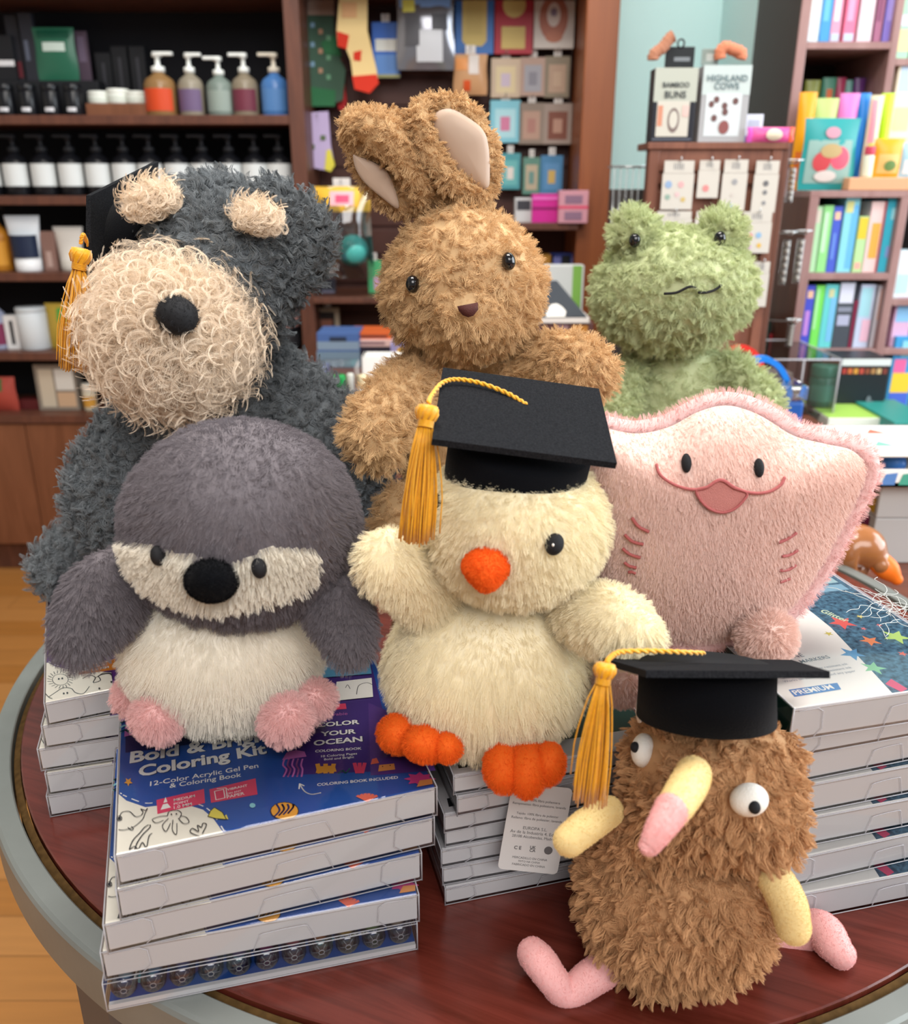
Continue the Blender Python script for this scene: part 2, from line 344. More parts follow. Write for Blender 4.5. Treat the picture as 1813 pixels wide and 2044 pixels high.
KW, KD, KH = .1845, .172, .0217
FL0 = Vector((-.1850, .3806)); A0 = R(18.5)
def cov0(u, v):
    p = PZ(u, v, 5 * KH); d = Vector((p.x, p.y)) - FL0
    return Vector((d.x * math.cos(A0) + d.y * math.sin(A0), -d.x * math.sin(A0) + d.y * math.cos(A0)))
def ocean_cover(root, full=True):
    C = Cover(cov0); g = .0014; w, d = KW, KD
    C.poly([(g, g), (w - g, g), (w - g, d - g), (g, d - g)], NAVY, False)
    cx = lambda *px: [tuple(cov0(*p)) for p in px]
    # uncoloured corner
    corner = [(g, g)] + [tuple(p) for p in cx((448, 1662), (425, 1630), (405, 1613), (372, 1603), (330, 1603), (290, 1608), (252, 1595))] + [(g, cov0(236, 1582).y)]
    C.poly(corner, CREAM, False)
    dash = crv([(447, 1655), (425, 1622), (405, 1606), (372, 1597), (330, 1596), (290, 1600), (252, 1587), (240, 1580)], 6)
    for i in range(0, len(dash) - 2, 4): C.line(dash[i:i + 3], .0007, WHITE, n=0)
    # booklet picture under the window
    C.poly([(565, 1545), (795, 1535), (735, 1300), (640, 1310)], PLUM)
    C.poly([(740, 1545), (870, 1535), (830, 1440), (735, 1400)], PURP)
    C.poly([(250, 1500), (560, 1460), (560, 1420), (250, 1440)], DKNAVY)
    # title
    C.text('Bold & Bright', (258, 1522), (552, 1474), WHITE, .034, 1.0, GREYSH)
    C.text('Coloring Kit', (276, 1549), (533, 1502), WHITE, .034, 1.0, GREYSH)
    C.text('Grabie', (362, 1463), (450, 1448), WHITE, .004, 1.0)
    C.text('12-Color Acrylic Gel Pen', (299, 1567), (516, 1530), WHITE, .01)
    C.text('& Coloring Book', (338, 1571), (482, 1548), WHITE, .01)
    for (a, b, c_, d_, ls, ic) in (((312, 1594), (407, 1572), (409, 1600), (314, 1622), ('MEDIUM', 'POINT', '1.0 MM'), 0), ((418, 1573), (510, 1551), (514, 1583), (421, 1600), ('VIBRANT', 'ON ANY', 'PAPER'), 1)):
        C.poly([a, b, c_, d_], PINK)
        for i, t in enumerate(ls):
            f = (i + .95) / 3.4; x0 = a[0] + 35; y0 = a[1] + 26 * f - 4
            C.text(t, (x0, y0), (x0 + (42 if i == 0 else 36 if i == 2 else 30) * (.98 if ic else 1), y0 - (9 if i == 0 else 8 if i == 2 else 7)), WHITE, .012)
        if ic == 0: C.poly([(320, 1614), (341, 1609), (334, 1601), (325, 1603)], WHITE); C.poly([(326, 1600), (334, 1598), (330, 1588)], WHITE)
        else: C.line([(428, 1577), (446, 1573), (449, 1590), (431, 1594)], .0005, WHITE, closed=True, n=0); C.line([(433, 1572), (451, 1570), (453, 1586)], .0005, WHITE, n=0)
    C.text('COLORING BOOK INCLUDED', (633, 1567), (795, 1552), WHITE, .014)
    C.line([(640, 1580), (622, 1583), (608, 1577), (599, 1564)], .0008, WHITE); C.line([(597, 1572), (598, 1562), (607, 1566)], .0008, WHITE, n=0)
    # booklet lettering
    for t, a, b in (('COLOR', (633, 1450), (718, 1443)), ('YOUR', (640, 1468), (711, 1462)), ('OCEAN', (626, 1487), (724, 1478))): C.text(t, a, b, WHITE, .03, .85, GREYSH)
    C.text('Grabie', (655, 1428), (694, 1425), LILAC, .005)
    C.text('COLORING BOOK', (629, 1500), (722, 1494), WHITE, .02); C.text('10 Coloring Pages', (641, 1510), (713, 1504), WHITE, .008); C.text('Bold and Bright', (647, 1516), (707, 1511), WHITE, .008)
    C.poly([(662, 1415), (692, 1413), (690, 1402), (664, 1404)], PINK)
    # jellyfish, corals, crab, flower, shells, fish
    C.poly([(563, 1515), (612, 1508), (608, 1498), (590, 1495), (572, 1500)], LILAC)
    for k in range(5): C.line([(568 + k * 9, 1513), (565 + k * 9, 1525), (572 + k * 8, 1534), (566 + k * 9, 1548)], .0011, LILAC)
    for k in range(3): C.line([(638 + k * 12, 1540), (634 + k * 16, 1524)], .0028, ORG, n=0)
    C.poly([(630, 1541), (672, 1538), (668, 1526), (634, 1528)], ORG)
    for k in range(3): C.line([(713 + k * 5, 1540), (708 + k * 10, 1522)], .0024, PINK, n=0)
    C.line([(675, 1542), (684, 1536), (690, 1541), (698, 1532)], .0008, GRNK)
    C.poly([(755, 1538), (789, 1534), (787, 1522), (757, 1525)], PEACH); C.poly([(740, 1524), (757, 1521), (752, 1511), (743, 1513)], CORAL)
    C.poly([(763, 1529), (765, 1529), (765, 1527), (763, 1527)], INK); C.poly([(778, 1527), (780, 1527), (780, 1525), (778, 1525)], INK)
    c0 = (838, 1553)
    for k in range(8):
        a = k * math.pi / 4; q = (c0[0] + 32 * math.cos(a), c0[1] + 14 * math.sin(a))
        C.poly([(c0[0] - 6 * math.sin(a), c0[1] + 3 * math.cos(a)), ((c0[0] + q[0]) / 2 - 9 * math.sin(a), (c0[1] + q[1]) / 2 + 4 * math.cos(a)), q, ((c0[0] + q[0]) / 2 + 9 * math.sin(a), (c0[1] + q[1]) / 2 - 4 * math.cos(a)), (c0[0] + 6 * math.sin(a), c0[1] - 3 * math.cos(a))], MAG)
    C.poly([(832, 1569), (864, 1563), (862, 1553), (838, 1556)], PEACH)
    for k in range(6): C.line([(733, 1596), (714 + k * 7.5, 1587 - 4 * math.sin(k * .63))], .0019, CORAL, n=0)
    C.poly([(x, y) for x, y in disc(504, 1606, 6, 12, 1, .8)], AQUA)
    C.poly([(415, 1628), (430, 1632), (452, 1634), (444, 1620), (428, 1610), (420, 1617)], YEL); C.poly([(444, 1630), (456, 1634), (452, 1624)], YEL)
    C.line([(415, 1628), (430, 1632), (452, 1634), (444, 1620), (428, 1610), (420, 1617)], .0005, INK, closed=True, n=0)
    C.poly(disc(568, 1617, 28, 16, 1, .62), ORG); C.line(disc(568, 1617, 28, 16, 1, .62), .0005, INK, closed=True, n=0)
    for k in range(4): C.line([(548 + k * 9, 1628 - k * 2), (558 + k * 9, 1616 - k * 2), (552 + k * 11, 1604)], .0012, DKNAVY)
    C.poly(star(256, 1559, 9), ORG); C.poly(star(600, 1486, 5), ORG)
    # line drawings on the uncoloured corner: whale, octopus, seaweed, coral
    lw = .00045
    C.line([(237, 1633), (243, 1620), (258, 1618), (270, 1628), (281, 1626), (285, 1619), (281, 1613), (290, 1616), (294, 1612), (289, 1622), (284, 1634), (266, 1649), (247, 1655), (237, 1654)], lw, INK)
    C.poly(disc(238, 1632, 3.2, 10), INK); C.line(disc(238, 1632, 5, 12), lw, INK, closed=True, n=0); C.line([(255, 1650), (262, 1655), (266, 1653), (262, 1648)], lw, INK)
    C.line([(334, 1627), (338, 1618), (354, 1616), (362, 1622), (358, 1632)], lw, INK, n=4)
    for pts in ([(334, 1627), (320, 1628), (304, 1634), (312, 1641), (326, 1636)], [(336, 1632), (324, 1646), (331, 1658), (340, 1642)], [(345, 1635), (344, 1655), (352, 1664), (353, 1642)], [(356, 1632), (366, 1642), (377, 1640), (372, 1630), (360, 1627)]): C.line(pts, lw, INK)
    C.poly(disc(342, 1624, 1.6, 8), INK); C.poly(disc(352, 1623, 1.6, 8), INK)
    for dx in (0, 11): C.line([(258 + dx, 1694), (262 + dx, 1682), (268 + dx, 1672), (278 + dx * .8, 1662), (288 + dx, 1650), (296 + dx * .3, 1645)], lw * 1.3, INK)
    C.line([(259, 1694), (268, 1688), (276, 1693), (284, 1680), (292, 1690), (297, 1668), (303, 1662)], lw * 1.2, INK)
    C.line([(398, 1668), (380, 1660), (384, 1652), (396, 1658), (394, 1646), (402, 1650), (405, 1642), (412, 1645), (404, 1662)], lw * 1.2, INK)
    # upper part near the back: sea creature and teal weeds by the left foot, pale booklet band
    C.poly([(248, 1470), (282, 1460), (272, 1440), (250, 1440)], LILAC)
    for k in range(3): C.line([(241, 1442 + k * 9), (250, 1438 + k * 9), (260, 1444 + k * 9)], .0018, AQUA)
    C.poly([(668, 1398), (745, 1390), (742, 1352), (672, 1360)], WHITE); C.poly([(640, 1352), (742, 1344), (735, 1300), (650, 1308)], cm('#5f9fc4', .35))
    C.line([(712, 1385), (716, 1368), (732, 1362), (744, 1366)], lw * 1.2, INK); C.line([(690, 1372), (694, 1366), (699, 1374)], lw, INK)
    o = C.b.build('printed_cover', root); o.location = (0, 0, KH - .00115); return o
kit = thing('coloring_kit', 'top coloring kit of the front left stack, blue ocean cover under the small penguin', 'boxed kit', (FL0.x, FL0.y, 4 * KH), A0, 'ocean coloring kits in the front left stack')
tray(kit, KW, KD, KH); ocean_cover(kit); sleeve(kit, KW, KD, KH)
LK = [(-.1864, .3786, 18.8, 3, 'second coloring kit from the top of the front left stack, blue cover edge showing'),
      (-.1953, .3755, 17.8, 2, 'middle coloring kit of the front left stack, sticking out to the left'),
      (-.2005, .3770, 13.6, 1, 'fourth coloring kit of the front left stack, just above the pens')]
for x, y, a, k, lab in LK:
    c = copy_tree(kit); c.location = (x, y, k * KH); c.rotation_euler = (0, 0, R(a)); c['label'] = lab
# bottom kit lies the other way round: the pen ends show through the sleeve
bk = thing('coloring_kit', 'bottom kit of the front left stack showing a row of clear pen ends', 'boxed kit', (-.2016, .3750, 0), R(13.9), 'ocean coloring kits in the front left stack')
g = .0014
MB().box((KW / 2, KD / 2, .0021), (KW - 2 * g, KD - 2 * g, .003), M_TRAY).box((KW / 2, g - .0004, .0021), (KW - 2 * g, .0008, .0036), M_TRAY).box((KW / 2, KD / 2 + .06, KH / 2), (KW - 2 * g, KD - .13, KH - 3 * g), M_TRAY).build('card_tray', bk)
C = Cover(lambda *p: p); C.poly([(g, g + .002), (KW - g, g + .002), (KW - g, .09), (g, .09)], NAVY, False)
for k in range(9): C.poly(disc(.02 + k * .018, .018 + .012 * (k % 3), .006, 9), (AQUA, PINK, ORG)[k % 3], False)
o = C.b.build('printed_base', bk); o.location = (0, 0, .0037)
sleeve(bk, KW, KD, KH, False)
M_PENC = clear('pen_end_plastic', (.95, .96, .97), .14, .08)
M_PENB = [cm(h, .35) for h in ('#9fc4d8', '#6fa8d0', '#4f6fb8', '#58579c', '#7a4f96', '#b04f84', '#c85f68', '#d8884c', '#dcb04c', '#8fb060', '#c8b49a')]
pen = None
NP = 11
nth = ['first', 'second', 'third', 'fourth', 'fifth', 'middle', 'seventh', 'eighth', 'ninth', 'tenth', 'last']
ca, sa = math.cos(R(13.9)), math.sin(R(13.9))
for k in range(NP):
    lx = .0105 + k * (KW - .021) / (NP - 1); ly = .0016
    r = .0074
    root = thing('gel_pen', '%s gel pen from the left in the bottom kit, clear round end showing' % nth[k], 'pen', (-.2016 + lx * ca - ly * sa, .3750 + lx * sa + ly * ca, .0040 + r), R(13.9), 'gel pens in the bottom kit')
    Mx = Matrix.Rotation(R(-90), 4, 'X')   # axis along +y
    if pen is None:
        b1 = MB().lathe([(.0018, 0), (.0058, .0006), (r, .003), (r, .03), (.006, .0305)], M_PENC, n=20, M=Mx)
        for q in range(6):
            a = q * math.pi / 3; b1.tube([Mx @ Vector((.0018 * math.cos(a), .0018 * math.sin(a), .0002)), Mx @ Vector((.0054 * math.cos(a), .0054 * math.sin(a), .001))], .00022, M_CLEARE, 5)
        b1.tube([Mx @ Vector((.0017 * math.cos(t * .5236), .0017 * math.sin(t * .5236), 0)) for t in range(12)], .0003, M_CLEARE, 5, closed=True)
        pen = b1
    e = pen.build('clear_end', root) if k == 0 else None
    if k == 0: PEN_ME = e.data
    else:
        e = bpy.data.objects.new('clear_end', PEN_ME); COL.objects.link(e); e.parent = root
    MB().lathe([(.0025, .012), (.0045, .013), (.0045, .045), (r * .95, .046), (r * .95, .08), (.003, .082)], M_PENB[k], n=14, M=Mx).build('barrel', root)

# ---- stack behind on the left: purple covers
BW, BD, BH = .1845, .222, .02
PURPLE, ORNG = cm('#532a74', .3), cm('#c8751e', .4)
A1 = R(23); FL1 = Vector((-.2960, .5435))
def cov1(u, v):
    p = PZ(u, v, 5 * BH); d = Vector((p.x, p.y)) - FL1
    return Vector((d.x * math.cos(A1) + d.y * math.sin(A1), -d.x * math.sin(A1) + d.y * math.cos(A1)))
pk = thing('coloring_kit', 'top coloring kit of the back left stack, purple cover with orange label', 'boxed kit', (FL1.x, FL1.y, 4 * BH), A1, 'purple coloring kits in the back left stack')
tray(pk, BW, BD, BH)
C = Cover(cov1)
C.poly([(g, g), (BW - g, g), (BW - g, BD - g), (g, BD - g)], PURPLE, False)
q = [tuple(cov1(*p)) for p in ((96, 1320), (110, 1328), (140, 1334), (185, 1336), (222, 1340))]
C.poly([(g, g), (q[-1][0], g)] + q[::-1] + [(g, q[0][1])], CREAM, False)
dash = crv([(97, 1318), (112, 1325), (140, 1331), (158, 1332)], 5)
for i in range(0, len(dash) - 2, 4): C.line(dash[i:i + 3], .0007, WHITE, n=0)
C.poly([(156, 1326), (230, 1312), (231, 1334), (157, 1344)], ORNG)
C.poly([(162, 1338), (179, 1335), (173, 1328), (167, 1329)], WHITE); C.poly([(167, 1328), (173, 1327), (169, 1320)], WHITE)
for i, t in enumerate(('MEDIUM', 'POINT', '1.0 MM')): C.text(t, (184, 1325 + i * 6), (217 - (7 if i == 1 else 0), 1319 + i * 6), WHITE, .012)
C.text('Acrylic Gel Pen', (200, 1300), (262, 1288), WHITE, .01); C.text('& Coloring Book', (200, 1307), (262, 1295), WHITE, .01)
lw = .0005
C.line(disc(120, 1354, 16, 16, 1, .7), lw, INK, closed=True, n=0)
for k in range(20):
    a = k * .314; C.line([(120 + 18 * math.cos(a), 1354 + 13 * math.sin(a)), (120 + 26 * math.cos(a + .1), 1354 + 18 * math.sin(a + .1))], lw, INK, n=0)
C.poly(disc(117, 1353, 2, 8), INK); C.poly(disc(124, 1352, 2, 8), INK)
C.line([(98, 1388), (110, 1380), (125, 1371), (142, 1372), (150, 1380), (166, 1382), (178, 1368)], lw, INK); C.poly(disc(127, 1382, 2, 8), INK); C.poly(disc(134, 1381, 2, 8), INK)
C.line([(90, 1382), (98, 1390), (104, 1392)], lw, INK)
C.line([(165, 1352), (178, 1346), (190, 1350), (186, 1360), (200, 1356), (196, 1348)], lw * 1.3, INK)
for k in range(4): C.line([(192 + k * 3, 1350 - k * 2), (208 + k * 4, 1340 + k * 1), (224, 1338 + k * 5)], lw, INK)
for p in ((222, 1359), (198, 1372)): C.poly(disc(*p, 2, 8), INK)
o = C.b.build('printed_cover', pk); o.location = (0, 0, BH - .00115)
sleeve(pk, BW, BD, BH)
for x, y, a, k, lab in ((-.3016, .5442, 16.5, 3, 'second kit from the top of the back left stack, under the purple cover'), (-.3079, .5443, 15.7, 2, 'middle kit of the back left stack, its corner sticking out towards the table rim'),
                        (-.3045, .5421, 15.4, 1, 'fourth kit from the top of the back left stack'), (-.3065, .5417, 16.8, 0, 'bottom kit of the back left stack, lying on the table')):
    c = copy_tree(pk); c.location = (x, y, k * BH); c.rotation_euler = (0, 0, R(a)); c['label'] = lab

# ---- alcohol marker boxes: middle stack and right stack
MW, MD = .143, .205
GREENK, BLUEP, GLIT, BLK = cm('#123f3c', .3), cm('#4f88c8', .35), mat('glitter_print', col('1f3148'), .25, .5, noise_amt=.8, noise_scale=260, col2=col('5b88a4')), cm('#1a1a20', .4)
def marker_box(lab, grp, h, w=MW):
    r_ = thing('marker_box', lab, 'boxed kit', (0, 0, 0), 0, grp)
    tray(r_, w, MD, h); return r_
MH = .0148
A2 = R(14.4); FL2 = Vector((-.0008, .4550))
def cov2(u, v):
    p = PZ(u, v, 7 * MH); d = Vector((p.x, p.y)) - FL2
    return Vector((d.x * math.cos(A2) + d.y * math.sin(A2), -d.x * math.sin(A2) + d.y * math.cos(A2)))
mk = marker_box('top marker box of the middle stack, black PREMIUM label by the orange foot', 'marker boxes in the middle stack', MH)
C = Cover(cov2); C.poly([(g, g), (MW - g, g), (MW - g, MD - g), (g, MD - g)], M_TRAY, False)
C.poly([(.06, .02), (MW - g, .02), (MW - g, MD - g), (.06, MD - g)], GREENK, False)
C.poly([(911, 1516), (985, 1503), (987, 1520), (915, 1532)], BLK); C.text('PREMIUM', (922, 1526), (1000, 1512), WHITE, .012)
o = C.b.build('printed_cover', mk); o.location = (0, 0, MH - .00115)
sleeve(mk, MW, MD, MH)
mids = [(-.0006, .4555, 14.4, 6, None), (.0017, .4536, 16, 5, 'second box from the top of the middle stack, set a little to the right'), (-.0066, .4552, 15.6, 4, 'third box from the top of the middle stack beside the hang tag'),
        (-.0060, .4593, 14.3, 3, 'fourth box from the top of the middle stack beside the hang tag'), (-.0087, .4570, 14.7, 2, 'fifth box from the top of the middle stack'), (-.0078, .4572, 13.5, 1, 'second box from the bottom of the middle stack'), (-.0062, .4549, 14.7, 0, 'bottom box of the middle stack, lying on the mahogany table')]
for x, y, a, k, lab in mids:
    c = mk if lab is None else copy_tree(mk)
    c.location = (x, y, k * MH); c.rotation_euler = (0, 0, R(a))
    if lab: c['label'] = lab
RH = .0232
A3 = R(13.6); FL3 = Vector((.1990, .4405))
def cov3(u, v):
    p = PZ(u, v, 7 * RH); d = Vector((p.x, p.y)) - FL3
    return Vector((d.x * math.cos(A3) + d.y * math.sin(A3), -d.x * math.sin(A3) + d.y * math.cos(A3)))
rk = marker_box('top marker box of the right stack, white and starry cover under the pink ray', 'marker boxes in the right stack', RH)
C = Cover(cov3); C.poly([(g, g), (MW - g, g), (MW - g, MD - g), (g, MD - g)], WHITE, False)
gl = [tuple(cov3(*p)) for p in ((1782, 1380), (1745, 1340), (1700, 1292), (1660, 1250), (1625, 1222))]
C.poly([gl[0], (MW - g, gl[0][1]), (MW - g, MD - g), (gl[-1][0], MD - g)] + gl[::-1][:-1], GLIT, False)
for (u, v, s_, hx, rt) in ((1682, 1240, 30, '#e0605c', .2), (1790, 1268, 30, '#b8d87c', .4), (1738, 1276, 22, '#e88c60', .1), (1745, 1330, 24, '#8fd0a0', .6), (1702, 1302, 26, '#5f9fd0', .3), (1756, 1245, 7, '#e07c7c', 0), (1725, 1252, 7, '#e07c7c', .5), (1718, 1228, 9, '#d8c860', .3), (1655, 1262, 10, '#d8c860', .1), (1803, 1302, 10, '#e07060', .5)):
    cc = cov3(u, v); C.poly(star(cc.x, cc.y, s_ * .00034, rt, .42), cm(hx, .3), False)
C.poly([(1800, 1378), (1768, 1362), (1780, 1352), (1813, 1372)], cm('#d84c74', .3))
# pens seen along the back of the cover
for k, hx in enumerate(('#9cc8c8', '#c8a0a0', '#7fa8b8', '#a8c8d0', '#88b0c8')):
    y0 = MD - .018 - k * .013; C.poly([(.05 + k * .003, y0), (MD * .67, y0), (MD * .67, y0 + .010), (.05 + k * .003, y0 + .010)], cm(hx, .25), False)
C.text('Glitter', (1636, 1218), (1690, 1240), cm('#cfe0c0', .3), .02)
C.text('STONE', (1556, 1316), (1608, 1308), cm('#6d7686', .4), .004); C.text('ALCOHOL MARKERS', (1530, 1334), (1660, 1311), cm('#6d7686', .4), .004)
for k in range(3): C.text('Works on stone, glass, and any paper' if k == 2 else 'Quick drying and water resistant ink', (1555 + k * 6, 1346 + k * 7), (1695 + k * 8, 1324 + k * 7), cm('#b4b8c0', .4), .002)
C.poly([(1575, 1374), (1672, 1360), (1680, 1373), (1587, 1388)], BLUEP); C.text('PREMIUM', (1590, 1385), (1668, 1372), WHITE, .02)
o = C.b.build('printed_cover', rk); o.location = (0, 0, RH - .00115)
MB().box((.0012, MD / 2, RH / 2), (.0012, MD - .004, RH - .003), GREENK).build('side_panel', rk)
sleeve(rk, MW, MD, RH)
for x, y, a, k, lab in ((.1990, .4405, 13.6, 6, None), (.2075, .4560, 15.0, 5, 'second box from the top of the right stack'), (.2060, .4590, 15.7, 4, 'third box from the top of the right stack'), (.2070, .4560, 15.0, 3, 'middle box of the right stack, level with the head of the shaggy kiwi'),
                        (.2090, .4530, 14.3, 2, 'third box from the bottom of the right stack'), (.2126, .4455, 15.2, 1, 'second box from the bottom of the right stack, beside the yellow arm'), (.2140, .4390, 13.1, 0, 'bottom box of the right stack, lying on the mahogany table')):
    c = rk if lab is None else copy_tree(rk)
    c.location = (x, y, k * RH); c.rotation_euler = (0, 0, R(a))
    if lab: c['label'] = lab
# ================================================================== plush toys
FURSCALE, KIDS, THICK = .85, .42, 1.4
def fur(o, n, kids, nl, al=(0, 0, 0), rnd=.002, rad=.00017, clump=.2, cshape=0.0, r2=0, rend=0, kink='NO', kamp=0, kfreq=2, steps=4, rstep=3, mi=1, seed=1, tip=.35, kflat=0, mask=None, kclump=None):
    md = o.modifiers.new('fur', 'PARTICLE_SYSTEM'); ps = o.particle_systems[-1]; ps.seed = seed; p = ps.settings; p.name = 'plush_fur'
    p.type = 'HAIR'; p.use_advanced_hair = True; p.count = int(n * FURSCALE); p.emit_from = 'FACE'; p.use_even_distribution = True; p.distribution = 'RAND'
    p.hair_step = steps; p.render_step = rstep; p.display_step = 2
    p.normal_factor = nl / 4; p.object_align_factor = tuple(a / 4 for a in al); p.factor_random = rnd / 4
    p.child_type = 'INTERPOLATED'; p.rendered_child_count = max(4, int(kids * KIDS)); p.child_percent = 1; p.child_length = 1
    p.clump_factor = clump; p.clump_shape = cshape; p.roughness_2 = r2; p.roughness_2_size = .3; p.roughness_endpoint = rend
    p.kink = kink; p.kink_amplitude = kamp; p.kink_frequency = kfreq; p.kink_flat = kflat
    p.root_radius = 1.0; p.tip_radius = tip; p.radius_scale = rad * THICK; p.shape = 0.1
    p.material = mi
    if kclump is not None: p.kink_amplitude_clump = kclump
    if mask:   # bare skin where something is sewn or sits on the plush
        org = parent_origin(o); vg = o.vertex_groups.new(name='fur')
        vg.add([v.index for v in o.data.vertices if not mask(v.co + org)], 1.0, 'REPLACE'); ps.vertex_group_density = 'fur'
def ico(sub):
    bm = bmesh.new(); bmesh.ops.create_icosphere(bm, subdivisions=sub, radius=1); bm.verts.index_update()
    r = ([v.co.copy() for v in bm.verts], [tuple(v.index for v in f.verts) for f in bm.faces]); bm.free(); return r
ICO = {k: ico(k) for k in (3, 4, 5, 6)}
def pxmask(*polys):
    def f(p):
        u, v = proj(p)
        return any(inpoly(u, v, q) for q in polys)
    return f
def inpoly(x, y, poly):
    c = False; j = len(poly) - 1
    for i in range(len(poly)):
        xi, yi = poly[i]; xj, yj = poly[j]
        if (yi > y) != (yj > y) and x < (xj - xi) * (y - yi) / (yj - yi) + xi: c = not c
        j = i
    return c
class Blob:   # an ellipsoid seen at pixel (u, v), world depth y; ru/rv in pixels, rd (metres) along the line of sight
    def __init__(s, u, v, y, ru, rv, rd, rot=0, sub=5, fn=None):
        s.u, s.v = u, v; s.c = P(u, v, y); s.d = ray(u, v).normalized(); s.k = depth(s.c) / FPX
        r = Vector((1, 0, 0)); s.up0 = r.cross(s.d).normalized(); s.r0 = s.d.cross(s.up0).normalized()
        a = R(rot); s.r = s.r0 * math.cos(a) + s.up0 * math.sin(a); s.up = -s.r0 * math.sin(a) + s.up0 * math.cos(a)
        s.a, s.b, s.e = ru * s.k, rv * s.k, rd; V, F = ICO[sub]; s.F = [f[::-1] for f in F]; s.V = []
        for q in V:
            f = fn(q) if fn else 1
            s.V.append(s.c + s.r * q.x * s.a * f + s.up * q.y * s.b * f + s.d * q.z * s.e * f)
    def pt(s, u, v, off=0):
        x = (u - s.u) * s.k; y = -(v - s.v) * s.k; w = s.r0 * x + s.up0 * y
        lx, ly = w.dot(s.r) / s.a, w.dot(s.up) / s.b; q = max(0.0, 1 - lx * lx - ly * ly)
        return s.c + w - s.d * (s.e * math.sqrt(q) + off)
    def nrm(s, u, v):
        p = s.pt(u, v) - s.c
        n = s.r * (p.dot(s.r) / s.a ** 2) + s.up * (p.dot(s.up) / s.b ** 2) + s.d * (p.dot(s.d) / s.e ** 2)
        return n.normalized()
    def part(s, name, root, m, sel=None, inv=False, mats=None):
        F = s.F
        if sel: F = [f for f in F if bool(sel((s.V[f[0]] + s.V[f[1]] + s.V[f[2]]) / 3)) != inv]
        used = sorted({i for f in F for i in f}); ix = {i: k for k, i in enumerate(used)}
        return MB().add([s.V[i] for i in used], [tuple(ix[i] for i in f) for f in F], m, True).build(name, root, True)
    def front(s, poly):   # face selector: front side and inside a pixel polygon
        def f(p):
            if (p - s.c).dot(s.d) > 0: return False
            u, v = proj(p); return inpoly(u, v, poly)
        return f
def limb(pts, m, name, root, seg=20, n=8, flat=1.0, cap=1.0):   # pts: (u, v, y, radius in px)
    pp = crv([(*P(u, v, y), r * depth(P(u, v, y)) / FPX) for u, v, y, r in pts], n)
    c = [Vector(p[:3]) for p in pp]; rr = [p[3] for p in pp]; t0 = (c[0] - c[1]).normalized(); t1 = (c[-1] - c[-2]).normalized(); K = 6
    C0 = [(c[0] + t0 * rr[0] * cap * math.sin(a), rr[0] * math.cos(a)) for a in [math.pi / 2 * k / K for k in range(K, 0, -1)]]
    C1 = [(c[-1] + t1 * rr[-1] * cap * math.sin(a), rr[-1] * math.cos(a)) for a in [math.pi / 2 * k / K for k in range(1, K + 1)]]
    al = C0 + list(zip(c, rr)) + C1
    mb = MB(); mb.tube([a[0] for a in al], 1, m, seg, taper=[max(a[1], 1e-5) for a in al])
    if flat != 1.0:
        d = ray(pts[0][0], pts[0][1]).normalized(); cen = sum((a[0] for a in al), Vector()) / len(al)
        mb.v = [p - d * ((p - cen).dot(d)) * (1 - flat) for p in mb.v]
    return mb.build(name, root, True)
def patch(bl, poly, off, m, name, root, thick=.0008):   # flat embroidered shape lying on a blob
    top = [bl.pt(u, v, off) for u, v in poly]; bot = [bl.pt(u, v, off - thick) for u, v in poly]; n = len(poly); c = sum(top, Vector()) / n
    mb = MB(); mb.add(top + bot + [c - bl.d * .0003], [(i, (i + 1) % n, 2 * n) for i in range(n)] + [(i, n + i, n + (i + 1) % n, (i + 1) % n) for i in range(n)], m, True)
    return mb.build(name, root, True)
def bead(p, r, m, name, root, sq=(1, 1, 1), d=None, rot=0):
    V, F = ICO[4]; d = d or Vector((0, 1, 0)); rr = Vector((1, 0, 0)); up = rr.cross(d).normalized(); rr = d.cross(up).normalized(); a = R(rot); r2 = rr * math.cos(a) + up * math.sin(a); u2 = -rr * math.sin(a) + up * math.cos(a)
    return MB().add([p + r2 * q.x * r * sq[0] + u2 * q.y * r * sq[1] + d * q.z * r * sq[2] for q in V], [f[::-1] for f in F], m, True).build(name, root, True)
M_GOLD = mat('gold_thread', col('f0aa14'), .42, .4, noise_amt=.18, noise_scale=500, sheen=.3)
M_FELT = mat('black_felt', col('141518'), .95, .08, noise_amt=.7, noise_scale=900, col2=col('26272a'), bump=.5, bump_scale=1500)
M_VELVET = mat('black_velvet', col('08090d'), .9, .08, sheen=.04, bump=.4, bump_scale=1400)
M_EYE = mat('glossy_black_eye', (.006, .006, .007), .08, .6)
M_THREADB = mat('black_thread', (.008, .008, .010), .6, .3, bump=.5, bump_scale=2500)
M_WFELT = mat('white_felt', col('eee9e0'), .9, .1, bump=.4, bump_scale=1200)

